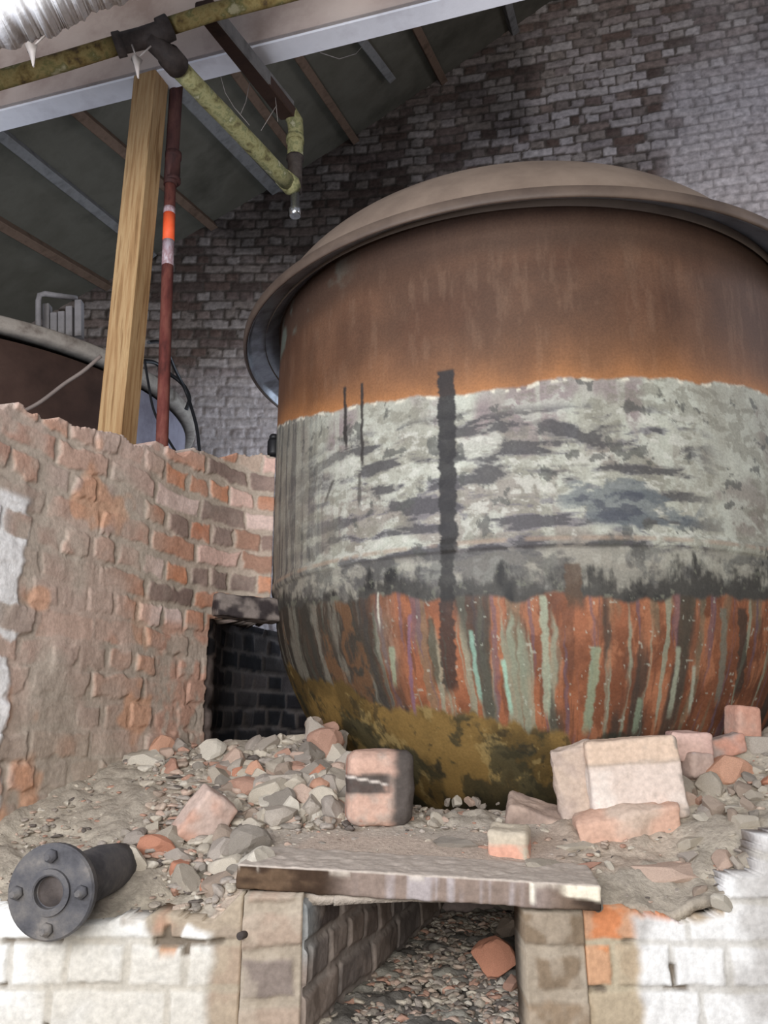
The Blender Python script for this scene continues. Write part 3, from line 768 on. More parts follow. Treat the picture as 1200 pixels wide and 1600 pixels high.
# named green-white drips in the scoured copper
for p0, p1, w_, cl in [((848, 930), (856, 1120), .011, (150, 158, 136)), ((735, 985), (752, 1100), .007, (136, 168, 150)), ((785, 1030), (800, 1118), .006, (150, 186, 164)), ((612, 1010), (618, 1075), .010, (140, 148, 124)),
                       ((932, 1010), (915, 1150), .014, (132, 144, 118)), ((1000, 1090), (990, 1150), .010, (122, 134, 112)), ((1060, 1010), (1045, 1120), .008, (146, 150, 130)), ((1085, 1040), (1075, 1120), .006, (156, 160, 142)), ((672, 965), (684, 1075), .012, (70, 64, 52)), ((1130, 950), (1120, 1100), .012, (104, 104, 92)), ((640, 960), (650, 1120), .006, (120, 92, 108)), ((1160, 950), (1150, 1090), .018, (58, 52, 46))]:
    run(p0, p1, w_, cl, .7, .8)
disp = .006*(b_mid-.5)*ss(2.5, 2.3, Z2)+.003*(b_fine-.5)*ss(zb, zb-.02, Z2)+.006*(b_big-.5)
RX = RR+disp
P = np.stack([VC[0]+RX*np.cos(T2+front), VC[1]+RX*np.sin(T2+front), Z2], -1)
idx = np.arange(NT*NV).reshape(NT, NV); i2 = np.roll(idx, -1, 0)
Fq = np.stack([idx[:, :-1], idx[:, 1:], i2[:, 1:], i2[:, :-1]], -1).reshape(-1, 4)
vat = root('copper_vat', 'huge round copper vat with domed lid, streaked with pale patina and tar', 'vat', (VC[0], VC[1], 1.02))
o = mesh_np('shell', P.reshape(-1, 3), Fq, M_COPPER, C=c.reshape(-1, 3)); sub(o, vat)
o['label'] = 'brown copper side with pale green-grey patina band, black tide line and ochre bottom'
# rim: flared lip hung round the top
ZR = 3.079; RO = 1.220
rimp = [(1.205, 3.046), (1.210, 3.040), (1.217, 3.040), (RO, 3.046), (RO+.002, 3.074), (1.214, ZR), (1.19, 3.092), (1.12, 3.125), (1.07, 3.160), (1.05, 3.160), (1.05, 3.150), (1.12, 3.112), (1.19, 3.080), (1.205, 3.072)]
o = lathe('rim', rimp, 240, M_RIM, None, (VC[0], VC[1], 0), closed=True); sub(o, vat)
o['label'] = 'flared rim dusty brown on its edge'
o = lathe('rim_underside', [(1.067, 3.142), (1.12, 3.104), (1.185, 3.076), (1.199, 3.068), (1.203, 3.044), (1.2046, 3.044), (1.2046, 3.072), (1.19, 3.0795), (1.12, 3.111), (1.067, 3.148)], 240, M_RIMIN, None, (VC[0], VC[1], 0), closed=True); sub(o, vat)
o['label'] = 'bare grey metal lip under the rim'
HD = 0.57; dp = []
for i in range(40):
    t = i/39*math.pi/2
    dp.append((1.10*math.cos(t), 3.09+HD*math.sin(t)))
o = lathe('lid', dp, 200, M_LID, None, (VC[0]-.03, VC[1], 0)); sub(o, vat); LID = o
o['label'] = 'domed lid thick with pale dust'

# ---- second, older tank behind the wall at left
C2 = np.array([-2.36, 4.27]); R2_ = 1.20
v2 = root('old_tank', 'dark brown round tank with dusty rim behind the broken brick wall', 'tank', (C2[0], C2[1], 0))
Z2T = 3.23
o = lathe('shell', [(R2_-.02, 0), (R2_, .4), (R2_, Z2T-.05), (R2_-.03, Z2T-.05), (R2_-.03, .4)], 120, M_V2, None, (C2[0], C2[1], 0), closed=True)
o.data.materials.append(M_LAV)  # light from an assumed source on the right flank, put into the shell colour
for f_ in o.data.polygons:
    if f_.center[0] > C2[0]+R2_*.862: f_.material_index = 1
sub(o, v2); o['label'] = 'dark brown side with painted-on lavender light on its right flank'
sub(lathe('rim', [(R2_-.02, Z2T-.03), (R2_+.045, Z2T-.025), (R2_+.055, Z2T-.015), (R2_+.055, Z2T+.03), (R2_+.045, Z2T+.04), (R2_-.02, Z2T+.05)], 120, M_V2R, None, (C2[0], C2[1], 0), closed=True), v2)
sub(lathe('lid', [(R2_, Z2T+.045), (R2_*.8, Z2T+.09), (R2_*.4, Z2T+.13), (0.02, Z2T+.14)], 90, M_V2, None, (C2[0], C2[1], 0)), v2)

# ================================================================== POSTS, PIPES, CABLES
# timber post
pb = W(182, 690, 2.92); ptp = W(236, 128, 2.92)
dirv = (ptp-pb)/np.linalg.norm(ptp-pb)
p0 = pb-dirv*(pb[2]/dirv[2]); p1 = pb+dirv*((ZB-pb[2])/dirv[2])
o = bar('timber_post', p0, p1, .112, .10, M_TIMBER, up=(.35, 1, 0))
tag(o, 'new sawn timber post propping the painted beam', 'post')
# steel prop
PY = 3.0
a = W(253, 697, PY); b = W(266, 290, PY); d = (b-a)/np.linalg.norm(b-a)
base = a-d*(a[2]/d[2]); topp = W(277, 112, PY-.02); topp = b+(topp-b)*1.0
pr_ = root('steel_prop', 'red steel tube prop with orange paint mark beside the timber post', 'prop', tuple(base))
sub(tube('lower_tube', [base, b+d*.04], .0245, M_PROP), pr_)
o = sub(tube('upper_tube', lerp_pts(b, topp, 4), .029, M_PROPUP), pr_)
c1 = W(270, 285, PY); c2 = W(271, 240, PY)
sub(tube('threaded_collar', [c1, c1+(c2-c1)*.12, c1+(c2-c1)*.13, c1+(c2-c1)*.8, c1+(c2-c1)*.82, c2], .03, M_PROPUP, rr=[.034, .034, .031, .031, .036, .036]), pr_)
m1 = W(264.7, 392, PY); m2 = W(266.6, 352, PY)
o = sub(tube('paint_mark', [b+(a-b)*.12, b+(a-b)*.23], .0252, M_ORANGE), pr_); o['label'] = 'orange sprayed paint mark'
o = sub(tube('overspray', [b+(a-b)*.095, b+(a-b)*.1201], .0253, M_PALE), pr_); o['label'] = 'pale overspray around the orange mark'
o = sub(tube('overspray', [b+(a-b)*.23, b+(a-b)*.33], .0250, M_PALE), pr_); o['label'] = 'pale overspray around the orange mark'
o = sub(bar('top_plate', topp+(-.07, 0, .0), topp+(.07, 0, .0), .12, .012, M_PROPUP), pr_)

# overhead pipe with tee and branch
pA = [W(-120, 158, 2.25), W(0, 125, 2.25), W(95, 98, 2.25), W(185, 70, 2.25)]
pA2 = [W(262, 42, 2.25), W(330, 20, 2.25), W(440, -8, 2.25), W(560, -40, 2.25), W(1000, -160, 2.25)]
pp = root('overhead_pipe', 'mottled yellow-brown pipe crossing overhead with a branch running down right', 'pipe', tuple(pA[0]))
sub(tube('pipe_run', pA, .031, M_PIPE, noise=.06), pp)
o = sub(tube('pipe_run', pA2, .029, M_PIPE, noise=.06), pp); o['label'] = 'greener length of pipe right of the tee'
sub(tube('tee_fitting', [W(180, 71, 2.25), W(192, 68, 2.25), W(193, 67, 2.25), W(222, 60, 2.25), W(250, 50, 2.25), W(251, 49, 2.25), W(266, 42, 2.25)], .04, M_DARKIRON, rr=[.041, .041, .034, .035, .034, .043, .043]), pp)
sub(tube('branch_fitting', [W(232, 58, 2.25), W(262, 86, 2.30), W(263, 87, 2.30), W(278, 104, 2.36)], .038, M_DARKIRON, rr=[.034, .036, .043, .043]), pp)
q0, q1 = W(276, 103, 2.36), W(452, 288, 3.05)
o = sub(tube('branch_pipe', lerp_pts(q0, q1, 9), .036, M_PIPEG, noise=.06), pp); o['label'] = 'greenish mossy branch pipe'
sub(tube('end_joint', [W(440, 275, 3.02), W(456, 291, 3.06), W(462, 294, 3.08)], .04, M_PIPEG, rr=[.040, .044, .030], noise=.1), pp)
# down pipe hanging from the iron channel
dpz = root('hanging_pipe', 'dark iron channel ending in a yellow elbow pipe with chrome valve', 'pipe', tuple(W(335, 30, 2.45)))
def attach_bar(o, par):
    mw = o.matrix_world.copy(); o.parent = par; o.matrix_parent_inverse = Matrix.Translation(-Vector(par.location)); return o
attach_bar(bar('iron_channel', W(318, 10, 2.4), W(450, 178, 3.05), .075, .05, M_BROWNIRON, up=(0, -.3, 1)), dpz)
o = attach_bar(bar('channel_lip', W(340, 22, 2.395), W(458, 168, 3.045), .008, .062, M_GREYWOOD, up=(0, -.3, 1)), dpz); o['label'] = 'dusty pale edge of the channel'
e = [W(444, 168, 3.05), W(454, 178, 3.06), W(461, 190, 3.07), W(462, 205, 3.08), W(461, 250, 3.08)]
sub(tube('elbow_pipe', e, .035, M_PIPEG, rr=[.034, .036, .037, .035, .036], noise=.05), dpz)
sub(tube('collar', [W(461, 214, 3.08), W(461, 222, 3.08)], .041, M_PIPEG, noise=.05), dpz)
sub(tube('coupling', [W(461, 246, 3.08), W(461, 250, 3.08), W(461, 251, 3.08), W(461, 300, 3.08)], .034, M_DARKIRON, rr=[.040, .040, .033, .031]), dpz)
sub(tube('valve', [W(461, 300, 3.08), W(461, 326, 3.08), W(461, 327, 3.08), W(461, 338, 3.08)], .02, M_CHROME, rr=[.020, .020, .027, .024]), dpz)
# cables and hose
def cable(name, pts, r, mat, lab, cat='cable', group=None):
    P = [np.array(W(*p)) for p in pts]; out = []
    for i in range(len(P)-1):                       # Catmull-Rom
        p0 = P[max(0, i-1)]; p1_ = P[i]; p2 = P[i+1]; p3 = P[min(len(P)-1, i+2)]
        for k in range(7):
            t = k/7; out.append(.5*((2*p1_)+(-p0+p2)*t+(2*p0-5*p1_+4*p2-p3)*t*t+(-p0+3*p1_-3*p2+p3)*t**3))
    out.append(P[-1])
    o = tube(name, out, r, mat, seg=8); return tag(o, lab, cat, group)
cable('power_cable', [(232, 535, 3.5), (255, 538, 3.7), (275, 580, 3.9), (290, 610, 4.0), (300, 640, 4.0), (308, 672, 4.0), (313, 720, 4.0)], .009, M_CABLE, 'thick black cable dropping past the old tank right of the red prop')
cable('thin_cable', [(226, 562, 3.6), (232, 600, 3.6), (240, 640, 3.6), (256, 675, 3.6), (274, 705, 3.6)], .006, M_CABLE, 'thin dark cable sagging between timber post and red prop')
cable('loop_cable', [(212, 565, 3.8), (240, 566, 3.9), (262, 582, 4.0), (285, 600, 4.05), (296, 622, 4.05), (291, 640, 4.05)], .011, M_CABLE, 'looped black cable lying on the rim end of the old tank')
cable('old_hose', [(20, 650, 3.02), (60, 630, 3.03), (100, 600, 3.03), (130, 580, 3.03), (158, 556, 3.03)], .008, M_CABLEG, 'grey hose running diagonally across the old dark tank', 'hose')
# fittings on the old tank
fr = root('pipe_bracket', 'white bent pipe stub standing on the old tank', 'pipe', tuple(W(62, 515, 3.6)))
sub(tube('upright', [W(60, 520, 3.6), W(60, 470, 3.6), W(62, 461, 3.6), W(70, 459, 3.6), W(120, 466, 3.7)], .014, M_WHITEMETAL), fr)
fr = root('header_box', 'pale ribbed metal box standing on the old tank left of the timber post', 'box', tuple(W(105, 520, 3.7)))
for k, (x0, yt) in enumerate([(74, 478), (86, 492), (98, 490), (110, 482), (124, 472)]):
    attach_bar(bar('fin', W(x0, 528, 3.7), W(x0, yt, 3.7), .034, .05, M_WHITEMETAL, up=(0, 1, 0)), fr)
p = W(220, 640, 3.62)
# cobwebs
def web(lines, lab):
    V = []; Fq = []
    r_ = root('cobweb', lab, 'cobweb', tuple(W(*lines[0][0])))
    for pts in lines:
        P = [np.array(W(*p)) for p in pts]
        sub(tube('strand', P, .0016, M_WEB, seg=4), r_)
web([[(345, 120, 2.7), (352, 145, 2.75), (366, 168, 2.8), (376, 178, 2.85)], [(376, 178, 2.85), (384, 160, 2.85), (390, 130, 2.85)], [(432, 165, 2.9), (424, 178, 2.9), (408, 204, 2.9)], [(366, 168, 2.8), (390, 196, 2.85)], [(430, 150, 2.9), (434, 190, 2.9)]], 'cobweb strands stretched between the mossy branch pipe and the iron channel')
web([[(500, 82, 2.8), (530, 92, 2.85), (556, 84, 2.9), (575, 62, 2.95)]], 'single cobweb thread hanging right of the iron channel')
def lint(px, py, Y, h, lab):
    pts = [W(px, py, Y), W(px+1, py+h*.4, Y), W(px+2, py+h, Y)]
    r_ = root('dust_tuft', lab, 'cobweb', tuple(pts[0]))
    sub(tube('tuft', pts, .008, M_WEB, rr=[.017, .009, .003], noise=.9, seg=9), r_)
    sub(tube('strand', [W(px-8, py-22, Y), W(px, py, Y)], .003, M_WEB, seg=5), r_); sub(tube('strand', [W(px+22, py-20, Y), W(px, py, Y)], .003, M_WEB, seg=5), r_)
lint(50, 74, 1.88, 30, 'ragged cobweb tuft hanging from the left end of the overhead pipe')
lint(214, 92, 2.2, 30, 'ragged cobweb tuft hanging below the pipe tee above the timber post')

# ================================================================== RUBBLE
ctrl = [(0, 1395, 1.86), (-200, 1400, 1.86), (140, 1440, 1.84), (250, 1442, 1.84), (330, 1440, 1.84), (395, 1400, 1.86), (0, 1362, 1.95), (-200, 1330, 1.95), (80, 1312, 2.12), (150, 1235, 2.36), (200, 1195, 2.5), (250, 1225, 2.4),
        (330, 1165, 2.8), (420, 1152, 2.85), (500, 1150, 2.6), (300, 1300, 2.15), (400, 1245, 2.35), (500, 1215, 2.4), (200, 1335, 2.02), (300, 1380, 1.95), (450, 1322, 2.05), (375, 1350, 1.88), (540, 1288, 2.2),
        (660, 1286, 2.2), (650, 1350, 1.94), (800, 1358, 1.93), (800, 1300, 2.12), (700, 1266, 2.35), (800, 1266, 2.35), (860, 1268, 2.32), (930, 1320, 2.02), (1000, 1290, 2.1), (1100, 1195, 2.3), (1150, 1172, 2.35), (1200, 1135, 2.4),
        (1200, 1205, 2.2), (1100, 1262, 2.1), (1100, 1350, 1.92), (1000, 1380, 1.88), (950, 1402, 1.85), (1050, 1432, 1.83), (1140, 1400, 1.83), (1200, 1305, 1.9), (880, 1310, 2.1), (1400, 1150, 2.25), (1400, 1320, 1.86), (930, 1230, 2.3)]
CPTS = np.array([W(*p) for p in ctrl] + [(.3, 2.7, 1.02), (.05, 2.9, 1.12), (.6, 2.65, 1.02), (.95, 2.62, 1.12), (.6, 3.2, .85), (-.2, 3.15, 1.15), (-.9, 3.2, 1.4), (1.6, 2.7, 1.4), (-1.5, 2.4, 1.5)])
def rbf_fit(Pt):
    D = np.hypot(Pt[:, None, 0]-Pt[None, :, 0], Pt[:, None, 1]-Pt[None, :, 1])
    K = D+np.eye(len(Pt))*(-.02); n = len(Pt)
    A_ = np.zeros((n+3, n+3)); A_[:n, :n] = K; A_[:n, n] = 1; A_[:n, n+1:] = Pt[:, :2]; A_[n:, :n] = A_[:n, n:].T
    return np.linalg.solve(A_, np.concatenate([Pt[:, 2], [0, 0, 0]]))
WR = rbf_fit(CPTS)
def hgt_at(x, y, chunk=20000):
    x = np.asarray(x, float); y = np.asarray(y, float); sh = x.shape; x = x.ravel(); y = y.ravel(); r = np.zeros(len(x))
    for i in range(0, len(x), chunk):
        D = np.hypot(x[i:i+chunk, None]-CPTS[None, :, 0], y[i:i+chunk, None]-CPTS[None, :, 1])
        r[i:i+chunk] = D@WR[:-3]+WR[-3]+WR[-2]*x[i:i+chunk]+WR[-1]*y[i:i+chunk]
    return r.reshape(sh)
SLA = W(370, 1350, 1.83); SLB = W(940, 1384, 1.75)       # slab front top edge
def slab_front_y(x): return SLA[1]+(SLB[1]-SLA[1])*(x-SLA[0])/(SLB[0]-SLA[0])
gx = np.arange(-1.45, 1.75, .0065); gy = np.arange(FY+.02, 3.0, .0065)
GX, GY = np.meshgrid(gx, gy, indexing='ij')
n1 = fbm(GX*9, GY*9, 0, 201, 4); n2 = fbm(GX*34, GY*34, 0, 203, 3); n3 = fbm(GX*4, GY*4, 0, 205, 2)
onslab = ss(SLA[0]-.02, SLA[0]+.03, GX)*ss(SLB[0]+.02, SLB[0]-.03, GX)*ss(2.22, 2.10, GY)
GZ = hgt_at(GX, GY) + (1-.85*onslab)*(.05*(n1-.5)+.022*(n2-.5))
dust = mix(lin((186, 176, 160))*np.ones(GX.shape+(3,)), lin((168, 158, 144)), ss(.4, .6, n1))
dust = mix(dust, lin((178, 166, 154)), onslab*.8)
dust = mix(dust, lin((184, 158, 140)), ss(.55, .65, n3)*.35)
dust = mix(dust, lin((132, 124, 112)), ss(.62, .7, n2)*.4*(1-onslab))
inring = np.ones(GX.shape, bool)
sfy = slab_front_y(GX)
msk = ~((GX > SLA[0]) & (GX < SLB[0]) & (GY < sfy+.012))
# keep inside the ring wall
xr = np.interp(GY, y_, x_); msk &= GX > xr-.06
P = np.stack([GX, GY, GZ], -1); Nn = np.zeros_like(P); Nn[..., 2] = 1
V, Fq, CC = grid_solid(P, Nn, msk[:-1, :-1], .02, dust)
tag(mesh_np('rubble_mound', V, Fq, M_DUST, C=CC), 'dusty mortar and plaster debris heaped over the ledge around the vat', 'rubble', kind='stuff')

# passage floor of rubble
gx = np.arange(-.2, .8, .009); gy = np.arange(FY+.02, 3.02, .009); PX_, PY_ = np.meshgrid(gx, gy, indexing='ij')
pz = .02+np.interp(PY_, [1.6, 1.85, 2.3, 2.95], [.86, .88, .885, .88]) + .05*(fbm(PX_*12, PY_*12, 0, 211, 4)-.5)+.03*(fbm(PX_*35, PY_*35, 0, 213, 3)-.5)
pc = mix(lin((150, 146, 136))*np.ones(PX_.shape+(3,)), lin((112, 108, 102)), ss(.4, .6, fbm(PX_*14, PY_*14, 0, 215, 3)))
P = np.stack([PX_, PY_, pz], -1); Nn = np.zeros_like(P); Nn[..., 2] = 1
V, Fq, CC = grid_solid(P, Nn, np.ones((P.shape[0]-1, P.shape[1]-1), bool), .05, pc)
tag(mesh_np('passage_debris', V, Fq, M_DUST, C=CC), 'grey ash and debris filling the bottom of the passage under the slab', 'rubble', kind='stuff')

# slab over the passage
L = float(np.linalg.norm(SLB-SLA)); DEP = .20; TH_ = .050
def slab_col(V, ns):
    x = V[:, 0]+L/2; n = fbm(V[:, 0]*14, V[:, 1]*14, V[:, 2]*30, 301, 4); st = fbm(V[:, 0]*40, 0, V[:, 2]*4, 303, 3)
    top = ss(TH_/2-.004, TH_/2-.001, V[:, 2])
    c = mix(lin((92, 74, 58))*np.ones((len(V), 3)), lin((60, 46, 36)), ss(.4, .6, n))
    c = mix(c, lin((138, 122, 112)), ss(.18, .26, x)*ss(.74, .6, x)*.9)
    c = mix(c, lin((168, 160, 160)), ss(.24, .32, x)*ss(.68, .52, x)*ss(.42, .6, st)*.8)
    c = mix(c, lin((60, 50, 44)), ss(.62, .66, x)*ss(.5, .6, n)*.7)
    c = mix(c, lin((226, 216, 196)), ss(.66, .69, x+.02*(n-.5))*ss(-.004, .004, V[:, 2]+.03*(n-.5)-.000)*(1-top*.8))
    c = mix(c, lin((232, 226, 210)), ss(.006, .003, np.abs(x-.615))*ss(-.022, -.01, V[:, 2]))
    c = mix(c, lin((200, 190, 176)), ss(.60, .68, st)*ss(.008, .02, V[:, 2])*.6*(1-top))
    c = mix(c, lin((190, 178, 166)), top*.95)
    return c
o = box_np('stone_slab', (L, DEP, TH_), .0045, M_SLAB, slab_col, .0035, 40, .006, 305)
ex_ = Vector(SLB-SLA).normalized(); ez = Vector((0, -.05, 1)); ez = (ez-ex_*ez.dot(ex_)).normalized(); ey_ = ez.cross(ex_)
mid = (Vector(SLA)+Vector(SLB))/2 + ey_*DEP/2 - ez*TH_/2
o.matrix_world = Matrix.Translation(mid) @ Matrix((ex_, ey_, ez)).transposed().to_4x4()
tag(o, 'long thin stained stone slab bridging the opening in the front wall', 'slab')

# ---- loose stones
random.seed(21)
def stone_mesh(name, seed, ang=1.0, sub_=3, flat=(1, .85, .7), mat=M_STONE):
    import bmesh
    bm = bmesh.new(); bmesh.ops.create_icosphere(bm, subdivisions=sub_, radius=.5)
    rr = random.Random(seed)
    planes = []
    for _ in range(int(6+4*ang)):
        v = Vector((rr.gauss(0, 1), rr.gauss(0, 1), rr.gauss(0, 1))).normalized(); planes.append((v, rr.uniform(.20, .36)))
    for v in bm.verts:
        co = v.co.copy()
        for n, d in planes:
            k = co.dot(n)
            if k > d: co -= n*(k-d)*.99
        ns = float(fbm(co.x*7+seed, co.y*7, co.z*7, seed, 3))-.5
        co *= 1+ns*.16
        v.co = Vector((co.x*flat[0], co.y*flat[1], co.z*flat[2]))*1.45
    me = bpy.data.meshes.new(name); bm.to_mesh(me); bm.free(); me.materials.append(mat)
    return me
SM = [stone_mesh('rubble_stone', 400+i, 1.2, 3, random.choice([(1, .85, .7), (1, .75, .55), (.95, .95, .85), (1, .7, .75)])) for i in range(14)]
SMR = []
for i in range(5):
    me = SM[i].copy(); me.materials.clear(); me.materials.append(M_STONER); SMR.append(me)
def stone(px, py, size, lab, group, red=False, Y=None, sink=.25, name='rubble_stone', k=None, rot=None, sc=None):
    """drop a stone where the sight line through (px,py) meets the heap"""
    r = ray(px, py); r = r/r[1]
    ys = np.linspace(1.72, 2.98, 253); zz = EYE+r[2]*ys; hh = hgt_at(r[0]*ys, ys)
    if Y is None:
        j = np.where(zz < hh)[0]; Y = ys[j[0]] if len(j) else 2.5
    p = W(px, py, Y)
    s = size*Y/F
    me = (SMR if red else SM)[k if k is not None else random.randrange(5 if red else 14)]
    o = bpy.data.objects.new(name, me); COL.objects.link(o)
    o.location = (p[0], p[1], p[2]+s*(.5-sink)*.5)
    o.rotation_euler = rot if rot else (random.uniform(-.9, .9), random.uniform(-.9, .9), random.uniform(0, 6.28))
    f = sc if sc else (1, 1, 1); o.scale = (s*f[0], s*f[1], s*f[2])
    if lab: tag(o, lab, 'stone', group)
    return o
zones = [((250, 1165, 480, 1215), 34, (14, 40), 'small dusty mortar lump on the upper left heap below the dark opening', 'mortar lumps below the dark opening'),
         ((330, 1200, 540, 1290), 62, (16, 52), 'pale mortar lump on the left heap behind the slab end', 'mortar lumps on the left heap'),
         ((190, 1290, 420, 1400), 46, (12, 52), 'dusty lump on the slope between flanged pipe and slab', 'lumps on the left slope'),
         ((470, 1255, 660, 1300), 20, (6, 16), 'small chip scattered at the foot of the heap behind the slab', 'chips behind the slab'),
         ((650, 1252, 860, 1290), 28, (8, 22), 'small crumb along the lip below the vat', 'crumbs below the vat'),
         ((900, 1330, 1180, 1420), 24, (9, 30), 'flat crumb on the dusty slope right of the slab', 'crumbs on the right slope'),
         ((1060, 1170, 1200, 1300), 34, (14, 46), 'dusty lump on the right heap beside the big cracked block', 'lumps on the right heap')]
for (x0, y0, x1, y1), n, (s0, s1), lab, grp in zones:
    for i in range(n):
        u = random.random(); s = s0+(s1-s0)*u**2
        stone(random.uniform(x0, x1), random.uniform(y0, y1), s, lab, grp, red=(random.random() < .06))
# the pile in front of the vat's left flank
pile = [(490, 1142, 44, 2.62), (520, 1150, 40, 2.6), (505, 1168, 50, 2.55), (470, 1150, 36, 2.62), (528, 1180, 46, 2.5), (485, 1185, 44, 2.5), (452, 1172, 34, 2.6), (500, 1205, 52, 2.42), (530, 1215, 44, 2.38), (465, 1200, 40, 2.48),
        (430, 1180, 36, 2.6), (405, 1168, 30, 2.7), (380, 1172, 30, 2.7), (355, 1172, 28, 2.75), (440, 1150, 22, 2.75), (495, 1128, 26, 2.66), (512, 1132, 24, 2.64), (340, 1200, 30, 2.6), (545, 1190, 34, 2.46), (510, 1235, 40, 2.34)]
for px, py, s, Y in pile:
    stone(px, py+8, s*1.15, 'pale lump in the pile against the left flank of the vat', 'lumps piled against the vat', Y=Y-.0, sink=.5)
big = [(435, 1225, 68, 'broad flat beige lump in the middle of the left heap', 0, (1.1, .9, .8)), (380, 1235, 46, 'white mortar lump high in the middle of the left heap', 0, (1, 1, 1)), (480, 1265, 36, 'small whitish lump at the right end of the left heap', 0, (1, 1, 1)),
       (320, 1180, 34, 'yellowish small lump under the dark opening', 0, (1, 1, .8)), (222, 1190, 56, 'grey flat flake leaning at the foot of the left wall', 0, (1, .6, .9)), (248, 1175, 44, 'pinkish lump beside the grey flake by the left wall', 1, (1, .8, 1)),
       (240, 1330, 44, 'purplish brick piece half sunk above the flanged pipe', 1, (1.1, .8, .8)), (345, 1338, 58, 'large pale lump left of the slab end', 0, (1, .9, .8)), (385, 1330, 44, 'second pale lump touching the slab end', 0, (1, .9, .8)), (712, 1322, 58, 'white oblong lump lying on the slab', 0, (1, .55, .5)),
       (900, 1324, 44, 'pale grey flake lying flat at the right of the slab', 0, (1.1, .5, .35)), (855, 1358, 50, 'beige lump on the right part of the slab', 0, (1.2, .7, .5)), (1130, 1215, 76, 'round orange-stained lump right of the big cracked block', 1, (1, .9, .75)),
       (1075, 1320, 40, 'small rounded stone on the right slope', 0, (1, 1, .8)), (1150, 1265, 44, 'long pale shard at right pointing down the slope', 0, (1.3, .5, .4)), (905, 1360, 60, 'long orange shard flat in the dust right of the slab', 1, (1.2, .5, .3)),
       (1050, 1362, 90, 'pale crumbled plaster patch on the right slope', 0, (1.2, .7, .3)), (1185, 1165, 60, 'dusty lump at the right edge under the upright brick', 0, (1, 1, 1)), (1160, 1180, 46, 'pale chipped piece at right edge', 0, (1, .8, .8)), (280, 1340, 40, 'pale oval lump right of the flanged pipe', 0, (1, 1, .8))]
for px, py, s, lab, red, sc in big:
    stone(px, py, s, lab, None, red=bool(red), sc=sc, sink=.45, rot=(random.uniform(-.2, .2), random.uniform(-.2, .2), random.uniform(-.4, .4)))
for i in range(26):
    stone(random.uniform(345, 540), random.uniform(1175, 1290), random.uniform(34, 56), 'broad mortar lump among the small ones on the left heap', 'broad lumps on the left heap', sink=.45)
# stones in the passage
def pass_stone(px, py, s, Y, lab, grp, red=False):
    return stone(px, py, s, lab, grp, red=red, Y=Y, sink=.5)
pass_stone(770, 1500, 50, 2.25, 'orange brick piece lying in the passage under the slab', None, True)
pass_stone(800, 1535, 22, 2.1, 'small white lump in the passage right of the orange piece', None)
pass_stone(795, 1450, 34, 2.6, 'grey lump far back in the passage', None)
for i in range(40):
    Y = random.uniform(1.9, 2.9); x = random.uniform(-.1+.31*(Y-1.8), .33+.2*(Y-1.8)); z = np.interp(Y, [1.6, 1.85, 2.3, 2.95], [.86, .88, .885, .88])
    px, py = px_of(x, Y, z); stone(px, py, random.uniform(12, 34)*2/Y, 'small grey lump in the debris of the passage', 'lumps in the passage', Y=Y, sink=.5)
# fine gravel
def gravel(name, pts, lab):
    fb = np.array([p.vertices[:] for p in LOW[0].polygons]); bases = [np.array([v.co[:] for v in m_.vertices]) for m_ in LOW]; base = bases[0]
    Vs = []; Fs = []; Cs = []
    pal = np.array([lin(c) for c in RUB+[(110, 102, 96)]])
    for i, (x, y, z, s) in enumerate(pts):
        a = rng.uniform(0, 6.28); ca, sa = math.cos(a), math.sin(a)
        B = bases[i % len(bases)]*np.array([1, rng.uniform(.6, 1), rng.uniform(.4, .9)])*s
        B = np.stack([B[:, 0]*ca-B[:, 1]*sa, B[:, 0]*sa+B[:, 1]*ca, B[:, 2]], -1)+(x, y, z)
        Fs.append(fb+len(base)*i); Vs.append(B); Cs.append(np.repeat(pal[rng.integers(len(pal))][None], len(base), 0))
    o = mesh_np(name, np.concatenate(Vs), np.concatenate(Fs), M_DUST, C=np.concatenate(Cs), smooth=False)
    return tag(o, lab, 'gravel', kind='stuff')
LOW = [stone_mesh('gravel_seed', 900+k_, 1, 2) for k_ in range(7)]
pts = []
for i in range(5200):
    x = rng.uniform(-1.1, 1.3); y = rng.uniform(FY+.03, 2.75)
    if SLA[0] < x < SLB[0] and y < slab_front_y(x)+.02: continue
    if x < np.interp(y, y_, x_)+.01: continue
    os_ = (SLA[0] < x < SLB[0]-.05) and y < 2.12
    if os_ and rng.random() < .86: continue
    if x > .5 and rng.random() < .45: continue
    s = .006+.020*rng.random()**2.5
    pts.append((x, y, float(hgt_at(x, y))+.0*s, s))
pts2 = []
for i in range(3000):
    y = rng.uniform(1.85, 2.95); x = rng.uniform(-.16+.31*(y-1.8), .34+.22*(y-1.8)); s_2 = .010+.030*rng.random()**2
    pts2.append((x, y, .022+float(np.interp(y, [1.6, 1.85, 2.3, 2.95], [.86, .88, .885, .88])), s_2))
gravel('ash_gravel', pts2, 'grey broken ash lumps covering the passage floor under the slab')
pts3 = []
for i in range(1500):
    qx = rng.uniform(215, 555); qy = rng.uniform(1160, 1430)
    if qy > 1300 and qx > 372: continue
    if rng.random() < .55*float(ss(1290, 1350, qy)): continue
    if rng.random() < .7*float(ss(290, 230, qx)): continue
    rr3 = ray(qx, qy); rr3 = rr3/rr3[1]; ys = np.linspace(1.82, 2.98, 150); hh = hgt_at(rr3[0]*ys, ys); j = np.where(EYE+rr3[2]*ys < hh)[0]
    if not len(j): continue
    y = ys[j[0]]; x = rr3[0]*y
    if x < np.interp(y, y_, x_)+.02: continue
    s_3 = .014+.030*rng.random()**1.6
    pts3.append((x, y, float(hgt_at(x, y))+s_3*.2, s_3))
gravel('heap_lumps', pts3, 'pale crushed mortar filling the gaps of the left heap')
